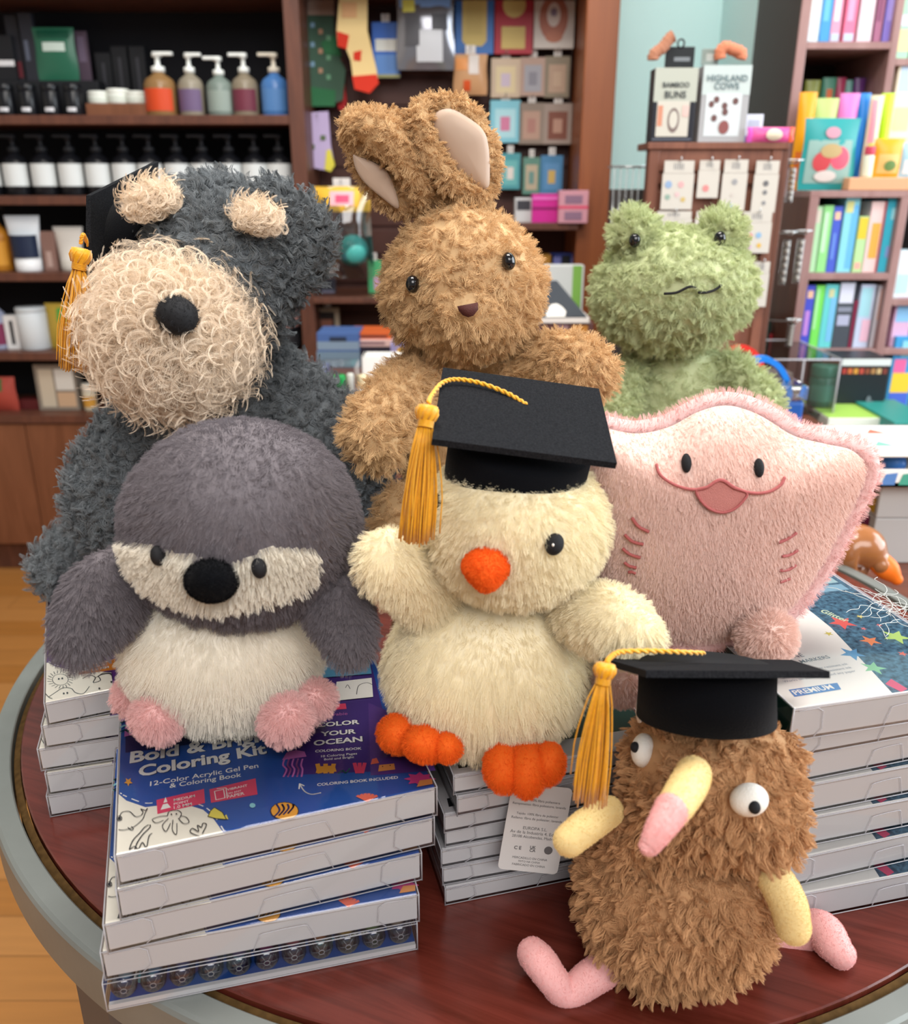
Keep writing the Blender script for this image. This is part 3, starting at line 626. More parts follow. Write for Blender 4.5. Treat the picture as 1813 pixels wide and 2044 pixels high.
def off_dist(u, v, A, L, far=True):   # point on the pixel ray at distance L from A
    d = ray(u, v); o = Vector((0, 0, CAMH)); w = o - A; a = d.dot(d); b = 2 * d.dot(w); c_ = w.dot(w) - L * L; D = b * b - 4 * a * c_
    t = -b / (2 * a) if D < 0 else (-b + (1 if far else -1) * math.sqrt(D)) / (2 * a)
    return o + d * t
def board(root, c4, th, bend=0, round_=.004):   # c4: four top corners, counter-clockwise seen from outside
    a, b, c_, d_ = c4; n = (b - a).cross(d_ - a).normalized(); N = 14; vs = []; fs = []
    for j in range(N + 1):
        for i in range(N + 1):
            s, t = i / N, j / N
            p = a * (1 - s) * (1 - t) + b * s * (1 - t) + c_ * s * t + d_ * (1 - s) * t
            p = p + n * bend * (4 * (s - .5) * (t - .5))
            vs.append(p)
    K = (N + 1) ** 2; vs += [p - n * th for p in vs]
    for j in range(N):
        for i in range(N):
            q = (j * (N + 1) + i, j * (N + 1) + i + 1, (j + 1) * (N + 1) + i + 1, (j + 1) * (N + 1) + i); fs += [q, tuple(K + x for x in q[::-1])]
    per = [i for i in range(N + 1)] + [j * (N + 1) + N for j in range(1, N + 1)] + [N * (N + 1) + i for i in range(N - 1, -1, -1)] + [j * (N + 1) for j in range(N - 1, 0, -1)]
    for x, y in zip(per, per[1:] + per[:1]): fs.append((x, K + x, K + y, y))
    MB().add(vs, fs, M_FELT).build('board', root, True); return n, (a + b + c_ + d_) / 4
def skull(root, c, n, r, h, r2=None, tilt=Vector()):
    ax = -n; r2 = r2 or r; q = ax.to_track_quat('Z', 'Y').to_matrix().to_4x4()
    M = Matrix.Translation(c) @ q
    MB().lathe([(r, 0), (r, h * .5), (r2, h), (r2 - .002, h), (r2 - .0025, h * .5), (0, h * .4)], M_VELVET, n=48, M=M).build('skull_band', root, True)
def tassel(root, path, knot, waist, end, w0, w1, sd=3):
    rnd = random.Random(sd)
    # two-ply twisted cord
    pp = [Vector(p) for p in crv([tuple(p) for p in path], 14)]; mb = MB()
    for ph in (0, math.pi):
        out = []
        for i, p in enumerate(pp):
            t = (pp[min(i + 1, len(pp) - 1)] - pp[max(i - 1, 0)]).normalized(); x = t.cross(Vector((.2, .3, 1))).normalized(); y = t.cross(x); a = ph + i * .9
            out.append(p + (x * math.cos(a) + y * math.sin(a)) * .0007)
        mb.tube(out, .00085, M_GOLD, 7)
    mb.build('cord', root, True)
    k, w_, e = Vector(knot), Vector(waist), Vector(end); ax = (w_ - k).normalized(); q = ax.to_track_quat('Z', 'Y').to_matrix().to_4x4(); L = (w_ - k).length
    mk = MB().lathe([(.0008, -L * .5), (w0 * .55, -L * .42), (w0 * .62, 0), (w0 * .5, L * .5), (w0 * .36, L * .85), (w0 * .38, L * 1.1)], M_GOLD, n=18, M=Matrix.Translation(k) @ q)
    for j in range(9):
        a = j * .7; mk.tube([Matrix.Translation(k) @ q @ Vector((w0 * r_ * math.cos(a + z * 60), w0 * r_ * math.sin(a + z * 60), z)) for r_, z in ((.3, -L * .45), (.6, -L * .2), (.64, .1 * L), (.48, L * .6))], .0005, M_GOLD, 5)
    mk.build('knot', root, True)
    mw = MB()
    for j in range(5):
        z = L * (.72 + j * .09); mw.tube([Matrix.Translation(k) @ q @ Vector((w0 * .41 * math.cos(t * .3927), w0 * .41 * math.sin(t * .3927), z)) for t in range(16)], .00045, M_GOLD, 5, closed=True)
    mw.build('wrap', root, True)
    mf = MB(); st = k + ax * L * 1.05; T = e - st; x = T.cross(Vector((0, 1, 0))).normalized(); y = T.cross(x).normalized()
    for j in range(120):
        a = rnd.uniform(0, 6.283); r_ = math.sqrt(rnd.random()); f0 = w0 * .34 * r_; f1 = w1 * .5 * r_ * rnd.uniform(.8, 1.15); ln = rnd.uniform(.93, 1.03)
        if j > 112: f1 *= 1.7; ln *= rnd.uniform(.75, .95)
        pts = []
        for m_ in range(7):
            t = m_ / 6; f = f0 + (f1 - f0) * min(1, t * 1.6) ** .7 if t < .63 else f1 * (1 + .12 * (t - .63))
            s_ = math.sin(t * 3 + j) * .0006
            pts.append(st + T * t * ln + x * (math.cos(a) * f + s_) + y * (math.sin(a) * f * .7))
        mf.tube(pts, .00042, M_GOLD, 5)
    mf.build('fringe', root, True)
def base(name, label, cat, p, group=None): return thing(name, label, cat, p, 0, group)

# ------------------------------------------------------------------ shaggy kiwi
KIWI = furmat('kiwi_fur', col('cb9c70'), .16)
M_PINKV = furmat('pink_velour', col('eeb3b0'), .05); M_YELV = furmat('yellow_velour', col('ecd296'), .05)
YS = .962
k_ = base('plush_kiwi', 'shaggy brown plush kiwi bird with long beak sitting on the table front', 'plush toy', (P(1345, 1900, .43).x, .43, 0))
y0 = .437
bb = Blob(1347, 1774, y0, 181, 170, .050, sub=5, fn=lambda q: 1 + .05 * math.sin(q.x * 5 + 1) * q.y)
body = bb.part('body', k_, KIWI)
kf = dict(rnd=.0065, rad=.00017, clump=.8, cshape=.35, r2=.0012, kink='CURL', kamp=.0016, kfreq=1.2, steps=5, rstep=3, kclump=.6, tip=.7)
fur(body, 3000, 56, .0056, (0, -.001, -.0052), **kf)
hb = Blob(1421, 1566, y0 - .004, 158, 126, .047, sub=5, rot=-5, fn=lambda q: 1 + .22 * min(1, (q.x * q.y) ** 2 * 4))
head = hb.part('head', k_, KIWI); fur(head, 2100, 56, .0056, (0, -.001, -.0045), seed=3, mask=pxmask([(1272, 1400), (1548, 1400), (1548, 1436), (1480, 1450), (1400, 1450), (1278, 1425)], [(1268, 1480), (1300, 1458), (1328, 1480), (1328, 1525), (1300, 1545), (1270, 1530)], [(1440, 1592), (1465, 1556), (1505, 1552), (1528, 1585), (1515, 1622), (1465, 1630)]), **kf)
nb = Blob(1310, 1655, y0 + .004, 100, 85, .042, sub=4, rot=30)
neck = nb.part('shoulder', k_, KIWI); fur(neck, 900, 56, .0056, (0, -.001, -.0048), seed=4, **kf)
for (u, v, ru, rv, pu, pv, pr, rot) in ((1297, 1502, 23, 33, 1284, 1497, 8, -10), (1483, 1592, 34, 29, 1490, 1604, 9, 15)):
    n_ = hb.nrm(u, v); p = hb.pt(u, v, .0085); kk = hb.k
    e = bead(p, 1, M_WFELT, 'eye', k_, (ru * kk, rv * kk, .009), hb.d, rot); e['label'] = 'white felt eye'
    dx_, dy_ = (pu - u) * kk, -(pv - v) * kk; ca_, sa_ = math.cos(R(rot)), math.sin(R(rot)); lx_, ly_ = (dx_ * ca_ + dy_ * sa_) / (ru * kk), (-dx_ * sa_ + dy_ * ca_) / (rv * kk)
    pp_ = p + hb.r0 * dx_ + hb.up0 * dy_ - hb.d * .009 * math.sqrt(max(.05, 1 - lx_ ** 2 - ly_ ** 2))
    bead(pp_, 1, M_THREADB, 'pupil', e, (pr * 1.15 * kk, pr * 1.3 * kk, .0022), hb.d)
fl = dict(rnd=.0004, rad=.0001, clump=.1, steps=3, rstep=2)
bk_ = limb([(1385, 1545, .372, 35), (1372, 1572, .355, 37), (1350, 1607, .338, 35), (1338, 1622, .334, 33)], M_YELV, 'beak', k_); bk_['label'] = 'yellow upper beak'
fur(bk_, 3000, 8, .0005, **fl)
bt = limb([(1342, 1616, .3345, 34), (1320, 1650, .328, 29), (1298, 1686, .324, 21), (1295, 1690, .3235, 18)], M_PINKV, 'beak_tip', k_); bt['label'] = 'pink beak tip'; fur(bt, 2500, 8, .0005, **fl)
for pts in ([(1215, 1620, .415, 30), (1170, 1650, .392, 33), (1136, 1678, .382, 31)], [(1508, 1716, .412, 30), (1545, 1752, .398, 35), (1572, 1800, .390, 37), (1584, 1850, .385, 34)]):
    a = limb(pts, M_YELV, 'arm', k_); a['label'] = 'yellow velour arm'; fur(a, 4500, 8, .0005, **fl)
YS = 1.0
for pts in ([(1235, 1915, .402, 36), (1180, 1952, .392, 34), (1133, 1982, .386, 30), (1105, 1957, .388, 31), (1080, 1922, .395, 33), (1064, 1904, .402, 31)],
            [(1540, 1882, .43, 30), (1595, 1862, .430, 36), (1638, 1856, .424, 37), (1662, 1884, .414, 35), (1678, 1903, .409, 29)]):
    a = limb(pts, M_PINKV, 'leg', k_); a['label'] = 'bent pink velour leg'; fur(a, 5500, 8, .0005, **fl)

YS = .962
gc = base('graduation_cap', 'black graduation cap with gold tassel on the shaggy kiwi', 'graduation cap', tuple(P(1410, 1440, .43)), 'graduation caps with gold tassels')
A = P(1290, 1338, .372); B = P(1657, 1340, .384); D = off_dist(1195, 1311, A, .099); Cc = off_dist(1580, 1317, B, .099)
n_, c_ = board(gc, (A, B, Cc, D), .0034)
sk = P(1409, 1345, .43); skull(gc, Vector((P(1409, 1345, c_.y / YS).x, c_.y, c_.z)) - n_ * .001, (n_ + Vector((0, .0, .6))).normalized(), .0355, .028, .0362)
cz = Vector((0, 0, .0018))
tassel(gc, [P(1404, 1310, .43) + cz, P(1360, 1308, .415) + cz, P(1300, 1306, .405) + cz, P(1240, 1308, .396) + cz, P(1218, 1313, .39), P(1212, 1322, .388)], P(1208, 1336, .386), P(1204, 1362, .384), P(1177, 1600, .378), .0085, .0165)
MB().tube([P(1284, 1385, .425), P(1276, 1400, .423), P(1273, 1422, .423), P(1277, 1440, .425)], .0012, cm('#e8e6e6', .6), 8).build('elastic', gc, True)

# ------------------------------------------------------------------ duck
YS = .94
DUCKF = furmat('cream_plush', col('fdf1d0'), .06); ORGF = furmat('orange_plush', col('f2691f'), .08)
dk = base('plush_duck', 'cream plush duckling with orange beak and feet wearing a graduation cap', 'plush toy', (P(965, 1500, .53).x, .53, 7 * MH))
df = dict(rnd=.0024, rad=.00013, clump=.16, cshape=.0, r2=.0008, steps=4, rstep=3)
bb = Blob(970, 1328, .540, 198, 172, .061, sub=5); o = bb.part('body', dk, DUCKF); fur(o, 5500, 26, .0052, (0, -.0005, -.0055), **df)
hb = Blob(1027, 1042, .528, 180, 158, .066, sub=5); o = hb.part('head', dk, DUCKF); o['label'] = 'round cream head'; fur(o, 5000, 26, .0048, (0, -.001, -.003), seed=2, mask=pxmask([(905, 820), (1175, 820), (1168, 945), (1130, 968), (1080, 980), (1030, 980), (975, 968), (935, 945), (912, 920)], disc(977, 1122, 34, 14), disc(1097, 1081, 18, 12)), **df)
o = limb([(860, 1190, .53, 60), (820, 1145, .512, 66), (775, 1115, .497, 62)], DUCKF, 'wing', dk, flat=.8); fur(o, 1600, 26, .006, (0, 0, -.004), seed=3, **df)
o = limb([(1150, 1215, .52, 46), (1200, 1228, .497, 66), (1245, 1250, .477, 64), (1268, 1262, .470, 52)], DUCKF, 'wing', dk, flat=.8); fur(o, 1800, 26, .006, (0, 0, -.004), seed=4, **df)
kk = hb.k
V, F = ICO[5]
bp = hb.pt(977, 1122, .004); pv = []
for q in V:   # short rounded triangular beak, point down
    sx = 1 - .38 * max(0, -q.y) ; pv.append(bp + hb.r0 * q.x * 41 * kk * sx + hb.up0 * q.y * (34 if q.y > 0 else 40) * kk + hb.d * (q.z * .019 - .004 * max(0, -q.y)))
o = MB().add(pv, [f[::-1] for f in F], ORGF, True).build('beak', dk, True); o['label'] = 'orange plush beak'; fur(o, 3000, 12, .0016, (0, 0, -.0006), rnd=.0008, rad=.00013, clump=.1, steps=3, rstep=2)
e = bead(hb.pt(1097, 1081, .0055), 1, M_THREADB, 'eye', dk, (16.5 * kk, 20 * kk, .004), hb.d, -18); e['label'] = 'black embroidered eye with white glint'
bead(hb.pt(1094, 1082, .0094), 1, M_WFELT, 'glint', e, (2.2 * kk, 2.8 * kk, .0008), hb.d)
e = bead(hb.pt(888, 1008, -.001), 1, M_THREADB, 'eye', dk, (7 * kk, 20 * kk, .004), hb.d, 15); e['label'] = 'black eye half buried in the fur'
of = dict(rnd=.0009, rad=.00013, clump=.1, steps=3, rstep=2)
YS = 1.0
for lobes in (((794, 1464, .468, 41, 38, -20), (848, 1484, .453, 44, 36, -12), (893, 1491, .450, 30, 30, 0), (850, 1456, .485, 70, 36, -15)), ((1004, 1534, .442, 38, 48, 10), (1052, 1541, .438, 38, 50, 0), (1094, 1524, .445, 34, 42, -14), (1048, 1515, .452, 68, 32, 0))):
    mb = MB()
    for (u, v, y, ru, rv, rot) in lobes:
        b = Blob(u, v, y, ru, rv, .017, rot, 4); mb.add(b.V, b.F, ORGF, True)
    o = mb.build('foot', dk, True); o['label'] = 'three-toed orange foot'; fur(o, 4200, 12, .0016, (0, 0, -.0006), seed=2, **of)
YS = .94
gc = base('graduation_cap', 'black graduation cap with gold tassel on the cream duckling', 'graduation cap', tuple(P(1045, 900, .52)), 'graduation caps with gold tassels')
A = P(864, 872, .462); B = P(1231, 928, .470); LL = (B - A).length; Cc = off_dist(1197, 772, B, LL * .95); D = off_dist(884, 737, A, LL * .95)
n_, c_ = board(gc, (A, B, Cc, D), .0036, -.0012)
skull(gc, P(1042, 876, .512), (n_ * .75 + Vector((0, -.1, .3))).normalized(), .0412, .036, .0405)
def on_board(u, v, lift):   # point of the board's top under a pixel ray
    d = ray(u, v); o = Vector((0, 0, CAMH)); return o + d * ((A - o).dot(n_) / d.dot(n_)) + n_ * lift
tassel(gc, [on_board(1051, 812, .0012), on_board(1010, 794, .003), on_board(955, 777, .004), on_board(908, 770, .004), on_board(880, 775, .003), P(862, 790, on_board(866, 800, 0).y / YS - .004), P(856, 803, A.y / YS + .024)], P(853, 822, A.y / YS + .018), P(849, 850, A.y / YS + .015), P(830, 1080, A.y / YS + .006), .0098, .0170, 5)

YS = 1.0
tg = base('hang_tag', 'white paper hang tag dangling in front of the middle stack of boxes', 'tag', tuple(P(1065, 1740, .442)))
M_TAG = mat('white_tag_card', col('d9d4d0'), .5, .3); M_TXT = cm('#6a6666', .6)
o3 = P(993, 1733, .449); ax = (P(1112, 1745, .451) - o3); wv = ax.length; ax.normalize(); ay = (P(1022, 1560, .462) - o3); hv = ay.length; ay = (ay - ax * ay.dot(ax)).normalized(); az = ax.cross(ay)
TM = Matrix(((ax.x, ay.x, az.x, o3.x), (ax.y, ay.y, az.y, o3.y), (ax.z, ay.z, az.z, o3.z), (0, 0, 0, 1)))
mb = MB().prism(rrect(wv / 2, hv / 2, wv, hv, .003), .0006, M_TAG, TM)
def tl(s, y, w, b=0):
    vs, fs = text_polys(s, 1, b); x0 = min(v.x for v in vs); x1 = max(v.x for v in vs); k = w * wv / (x1 - x0)
    mb.add([TM @ Vector((wv / 2 + (v.x - (x0 + x1) / 2) * k, y * hv + v.y * k, .0008)) for v in vs], fs, M_TXT)
for s, y, w in (('FABRICADO EN CHINA', .075, .55), ('FEITO NA CHINA', .115, .36), ('MERCADILLO EN CHINA', .155, .58), ('28108 Alcobendas, Madrid', .40, .72), ('Av de la Industria 4, Edif 1', .45, .8), ('EUROPA S.L.', .50, .4),
                ('Relleno: fibra de poliester, lavanda', .61, .84), ('Tejido: 100% fibra de poliester', .66, .7), ('Rempimento: fibra poliestere, lavanda', .77, .88), ('Fibra: 100% fibra poliestere', .82, .66)): tl(s, y, w)
for s, x, w in (('C E', .27, .12), ('UK', .52, .1), ('CA', .52, .1)):
    vs, fs = text_polys(s, 1, .03); x0 = min(v.x for v in vs); x1 = max(v.x for v in vs); k = w * wv / (x1 - x0); yy = {'C E': .265, 'UK': .285, 'CA': .25}[s]
    mb.add([TM @ Vector((x * wv + (v.x - (x0 + x1) / 2) * k, yy * hv + v.y * k, .0008)) for v in vs], fs, M_TXT)
mb.add([TM @ Vector((x, y, .0008)) for x, y in disc(.78 * wv, .27 * hv, .0028, 16)], [tuple(range(16))], M_TXT)
mb.build('tag_card', tg, True)
MB().tube([P(1050, 1575, .463), P(1048, 1560, .47), P(1046, 1545, .476)], .0004, cm('#d8d4cc', .5), 6).build('tag_loop', tg, True)

# ------------------------------------------------------------------ penguin
GREYF = furmat('grey_plush', col('787175'), .12); WHF = furmat('white_plush', col('f6efe0'), .06); PKF = furmat('pink_plush', col('f2c4c0'), .07)
YS = .975
pg = base('plush_penguin', 'grey and cream plush penguin chick with pink feet on the front left stack', 'plush toy', (P(450, 1430, .53).x, .525, 5 * KH))
pf = dict(rnd=.0020, rad=.00013, clump=.14, r2=.0007, steps=4, rstep=3)
bb = Blob(447, 1288, .532, 190, 158, .058, sub=5); o = bb.part('belly', pg, WHF); o['label'] = 'cream plush belly'; fur(o, 4500, 28, .006, (0, -.0005, -.005), **pf)
hb = Blob(485, 1042, .530, 226, 203, .084, sub=6)
facep = [(246, 1078), (300, 1088), (345, 1102), (392, 1108), (425, 1122), (468, 1124), (500, 1110), (540, 1090), (580, 1092), (632, 1096), (630, 1150), (592, 1178), (540, 1196), (480, 1208), (420, 1216), (380, 1204), (330, 1188), (290, 1162), (262, 1130)]
sel = hb.front(facep)
o = hb.part('head', pg, GREYF, sel, True); o['label'] = 'grey plush head'; fur(o, 8000, 26, .0042, (0, -.001, -.0025), seed=2, mask=pxmask(disc(423, 1158, 46, 14)), **pf)
o = hb.part('face_patch', pg, WHF, sel); o['label'] = 'white cheek patch'; fur(o, 1700, 26, .006, (0, -.001, -.0025), seed=3, mask=pxmask(disc(423, 1158, 46, 14), disc(343, 1103, 10, 10), disc(512, 1124, 11, 10)), **pf)
kk = hb.k
b = Blob(423, 1158, .446, 52, 44, .021, 0, 5); o = MB().add(b.V, b.F, M_VELVET, True).build('beak', pg, True); o['label'] = 'black velvet beak'
fur(o, 3000, 10, .0011, rnd=.0005, rad=.00011, clump=.1, steps=3, rstep=2)
for u, v in ((343, 1100), (512, 1121)):
    e = bead(hb.pt(u, v, .0062), 1, M_THREADB, 'eye', pg, (13 * kk, 18 * kk, .004), hb.d, 10); e['label'] = 'black embroidered eye'
o = limb([(256, 1120, .52, 40), (215, 1175, .497, 74), (172, 1238, .478, 64), (160, 1268, .470, 48)], GREYF, 'flipper', pg, flat=.6); fur(o, 2800, 26, .0065, (0, 0, -.006), seed=4, **pf)
o = limb([(640, 1140, .52, 36), (668, 1190, .497, 58), (692, 1245, .482, 52), (700, 1275, .474, 40)], GREYF, 'flipper', pg, flat=.6); fur(o, 2600, 26, .0065, (0, 0, -.006), seed=5, **pf)
YS = 1.0
for lobes in (((270, 1388, .500, 38, 34, -35), (315, 1430, .472, 46, 40, -30)), ((622, 1396, .494, 42, 34, 35), (572, 1432, .470, 46, 42, 30))):
    mb = MB()
    for (u, v, y, ru, rv, rot) in lobes:
        b = Blob(u, v, y, ru, rv, .017, rot, 4); mb.add(b.V, b.F, PKF, True)
    o = mb.build('foot', pg, True); o['label'] = 'pink plush foot'; fur(o, 2200, 24, .0048, (0, 0, -.002), seed=6, **pf)

# ------------------------------------------------------------------ pink stingray
RAYF = furmat('pale_pink_plush', col('f3d4c8'), .05); RAYE = furmat('rose_plush', col('f2c8c4'), .05)
M_ROSE = mat('rose_thread', col('b5605f'), .6, .3, bump=.6, bump_scale=2200); M_MOUTH = mat('mouth_thread', col('c98078'), .65, .3, bump=.8, bump_scale=1800)
sr = base('plush_stingray', 'pale pink plush stingray with smiling embroidered face on the right stack', 'plush toy', (P(1400, 1280, .53).x, .53, 7 * RH))
out = crv([(1455, 800), (1395, 812), (1330, 845), (1262, 858), (1190, 846), (1135, 850), (1118, 900), (1130, 1000), (1160, 1110), (1200, 1200), (1262, 1262), (1340, 1288), (1430, 1286), (1520, 1262), (1592, 1206), (1650, 1122), (1694, 1038), (1728, 970), (1738, 925), (1712, 893), (1660, 880), (1590, 862), (1520, 820)], 8, True)
RC = (1430, 1040); YR = .522
def ray_front(f): return .050 * (1 - f ** 2.4) ** .75
class RayS:
    d = ray(*RC).normalized()
    def pt(s, u, v, off=0):
        du, dv = u - RC[0], v - RC[1]; f = 0
        # radial fraction of (u, v) towards the outline
        a = math.atan2(dv, du); best = None
        for q in out:
            da = abs((math.atan2(q[1] - RC[1], q[0] - RC[0]) - a + math.pi) % (2 * math.pi) - math.pi)
            if best is None or da < best[0]: best = (da, math.hypot(q[0] - RC[0], q[1] - RC[1]))
        f = min(1, math.hypot(du, dv) / best[1])
        return P(u, v, YR) - s.d * (ray_front(f) + off)
RS = RayS()
def ray_shell(fr, front, inset):
    vs = []; fs = []; n = len(out)
    for f in fr:
        for q in out:
            p = P(RC[0] + (q[0] - RC[0]) * f, RC[1] + (q[1] - RC[1]) * f, YR)
            vs.append(p - RS.d * (ray_front(f) if front else -ray_front(f) * .9))
    for j in range(len(fr) - 1):
        for i in range(n):
            q = (j * n + i, j * n + (i + 1) % n, (j + 1) * n + (i + 1) % n, (j + 1) * n + i); fs.append(q[::-1] if front else q)
    return vs, fs
fr = [.02, .1, .2, .3, .4, .5, .6, .68, .76, .83, .885, .92, .94]
vs, fs = ray_shell(fr, True, 0); fs.append(tuple(range(len(out)))); mb = MB().add(vs, fs, RAYF, True)
o = mb.build('belly', sr, True); o['label'] = 'paler front face'
rf = dict(rnd=.0009, rad=.00013, clump=.25, steps=3, rstep=2, r2=.0005)
fur(o, 13000, 18, .0022, (0, -.0004, -.0022), mask=pxmask([(1396, 985), (1438, 967), (1486, 990), (1462, 1017), (1440, 1023), (1418, 1016)], disc(1375, 933, 9, 10, 1, 1.8), disc(1509, 942, 9, 10, 1, 1.8)), **rf)
vs1, fs1 = ray_shell([.1, .4, .7, .9, .97, 1.0], False, 0); mb = MB().add(vs1, fs1, RAYE, True)
rim = [P(RC[0] + (q[0] - RC[0]) * .985, RC[1] + (q[1] - RC[1]) * .985, YR) for q in out]
mb.tube(rim, .0068, RAYE, 10, closed=True)
o = mb.build('back', sr, True); o['label'] = 'rose back with fluffy rolled rim'; fur(o, 8000, 20, .0036, (0, 0, .0), rnd=.0014, rad=.00013, clump=.25, steps=3, rstep=2, r2=.0006)
for u, v in ((1375, 933), (1509, 942)):
    e = bead(RS.pt(u, v, .0022), 1, M_THREADB, 'eye', sr, (8.5 * .00034, 16.5 * .00034, .0022), RS.d, 2); e['label'] = 'black oval embroidered eye'
def stitch(pts, r, m, name, root, lab=None, n=6):
    o = MB().tube([RS.pt(u, v, .0032) for u, v in crv(pts, n)], r, m, 8).build(name, root, True)
    if lab: o['label'] = lab
    return o
mo = stitch([(1320, 936), (1327, 955), (1350, 972), (1380, 982), (1410, 980), (1438, 965), (1465, 980), (1495, 989), (1525, 987), (1547, 975), (1556, 960)], .00095, M_ROSE, 'mouth', sr, 'rose embroidered smile')
mp_ = crv([(1394, 984), (1415, 978), (1438, 966), (1462, 980), (1486, 989), (1478, 1005), (1462, 1019), (1440, 1025), (1418, 1018), (1402, 1003)], 4, True)
tp = [RS.pt(u, v, .0030) for u, v in mp_]; cc = sum(tp, Vector()) / len(tp) - RS.d * .0008
o = MB().add(tp + [cc], [(i, (i + 1) % len(tp), len(tp)) for i in range(len(tp))], M_MOUTH, True).build('tongue', mo)
o.data.transform(Matrix.Translation(-parent_origin(mo)))
o = MB().tube([RS.pt(u, v, .0034) for u, v in mp_], .0008, M_ROSE, 7, closed=True).build('tongue_outline', mo); o.data.transform(Matrix.Translation(-parent_origin(mo)))
for g_ in ([(1275, 1034), (1287, 1050), (1307, 1060)], [(1260, 1065), (1275, 1078), (1296, 1083)], [(1255, 1091), (1270, 1102), (1290, 1108)], [(1258, 1117), (1268, 1124), (1282, 1127)], [(1266, 1136), (1273, 1135), (1280, 1138)],
           [(1545, 1080), (1562, 1073), (1579, 1062)], [(1552, 1106), (1568, 1103), (1582, 1095)], [(1549, 1133), (1566, 1131), (1580, 1123)], [(1550, 1155), (1561, 1152), (1569, 1149)]):
    stitch(g_, .001, M_ROSE, 'gill', sr)
for (u, v, y) in ((1530, 1268, .49), (1243, 1352, .495)):
    b = Blob(u, v, y, 54, 50, .018, 0, 4); o = b.part('foot', sr, RAYF); o['label'] = 'round pink foot'; fur(o, 1800, 22, .0042, (0, 0, -.001), rnd=.0014, rad=.00013, clump=.25, steps=3, rstep=2)

# ------------------------------------------------------------------ rabbit
RABF = furmat('caramel_plush', col('d8b486'), .13); M_LINING = mat('beige_satin', col('b89f8b'), .5, .3, sheen=.3)
rb = base('plush_rabbit', 'tall caramel plush rabbit with folded ears behind the duckling', 'plush toy', (P(915, 1000, .70).x, .70, 0))
bf = dict(rnd=.0078, rad=.00016, clump=.42, cshape=.35, r2=.0018, steps=5, rstep=3, tip=.55)
rbx = P(915, 1000, .70).x; kk = depth(P(915, 900, .70)) / FPX
zs = [(0.004, 55), (.03, 110), (.08, 128), (.14, 126), (.2, 118), (.26, 105), (.30, 85), (.33, 60)]
sec = crv([(z, r * kk) for z, r in zs], 5)
mb = MB().lathe([(r, z) for z, r in sec], RABF, c=(rbx, .722, 0), n=40)
o = mb.build('body', rb, True); fur(o, 3800, 34, .0042, (0, 0, -.002), **bf)
hb = Blob(923, 558, .675, 156, 150, .066, sub=5, rot=4, fn=lambda q: 1 - .16 * max(0, q.y) * abs(q.x) + .10 * max(0, -q.y) * abs(q.x))
o = hb.part('head', rb, RABF); fur(o, 4200, 36, .0028, (0, -.001, -.002), seed=2, mask=pxmask(disc(832, 566, 13, 10), disc(1007, 526, 14, 10)), **bf)
mz = Blob(928, 618, .640, 92, 66, .042, sub=4, rot=4); o = mz.part('muzzle', rb, RABF); fur(o, 1300, 36, .0028, (0, -.001, -.002), seed=3, mask=pxmask(disc(934, 616, 18, 10)), **bf)
kk = hb.k
for u, v, rot in ((832, 566, 0), (1007, 526, 12)):
    e = bead(hb.pt(u, v, .0045), 1, M_EYE, 'eye', rb, (12.5 * kk, 16 * kk, .006), hb.d, rot); e['label'] = 'glossy black bead eye'
np_ = [(914, 612), (952, 605), (953, 618), (944, 629), (934, 632), (924, 628), (917, 620)]
o = patch(mz, np_, .0088, mat('brown_nose_thread', col('4a1d16'), .6, .3, bump=.5, bump_scale=2000), 'nose', rb, .004); o['label'] = 'dark brown embroidered nose'
for pts in ([(842, 755, .665, 56), (795, 800, .635, 62), (752, 855, .612, 62), (752, 880, .605, 54)], [(1050, 735, .68, 52), (1105, 725, .664, 58), (1150, 732, .650, 60), (1172, 742, .645, 54)]):
    o = limb(pts, RABF, 'arm', rb); fur(o, 2000, 36, .0042, (0, 0, -.002), seed=4, **bf)
for pts in ([(850, 1140, .66, 60), (812, 1120, .62, 62), (795, 1090, .60, 58), (800, 1010, .612, 44)], [(985, 1150, .66, 60), (1010, 1130, .635, 60)]):
    o = limb(pts, RABF, 'leg', rb); fur(o, 1500, 34, .0042, (0, 0, -.002), seed=5, **bf)
ef = dict(bf, rnd=.005)
# ears: thick leaf with the satin lining set in its front
def ear(prof, y0, y1, lin, foldpts, th, ysh=0):
    n = len(prof); c = (sum(p[0] for p in prof) / n, sum(p[1] for p in prof) / n); vlo = min(p[1] for p in prof); vhi = max(p[1] for p in prof)
    yy = lambda v: y0 + (y1 - y0) * (vhi - v) / (vhi - vlo)
    vs = []; fs = []; rings = [(1.0, 0), (.96, .55), (.85, .88), (.6, 1.0), (.3, 1.0), (.03, 1.0)]
    d = ray(*c).normalized()
    for side in (1, -1):
        for f, h in rings:
            for p in prof:
                u, v = c[0] + (p[0] - c[0]) * f, c[1] + (p[1] - c[1]) * f; vs.append(P(u, v, yy(v)) - d * h * th * side)
    m_ = len(rings)
    for s in range(2):
        for j in range(m_ - 1):
            for i in range(n):
                q = tuple((s * m_ + a) * n + b for a, b in ((j, i), (j, (i + 1) % n), (j + 1, (i + 1) % n), (j + 1, i))); fs.append(q if s else q[::-1])
    return MB().add(vs, fs, RABF, True), (lambda u, v, off: P(u, v, yy(v)) - d * (th + off))
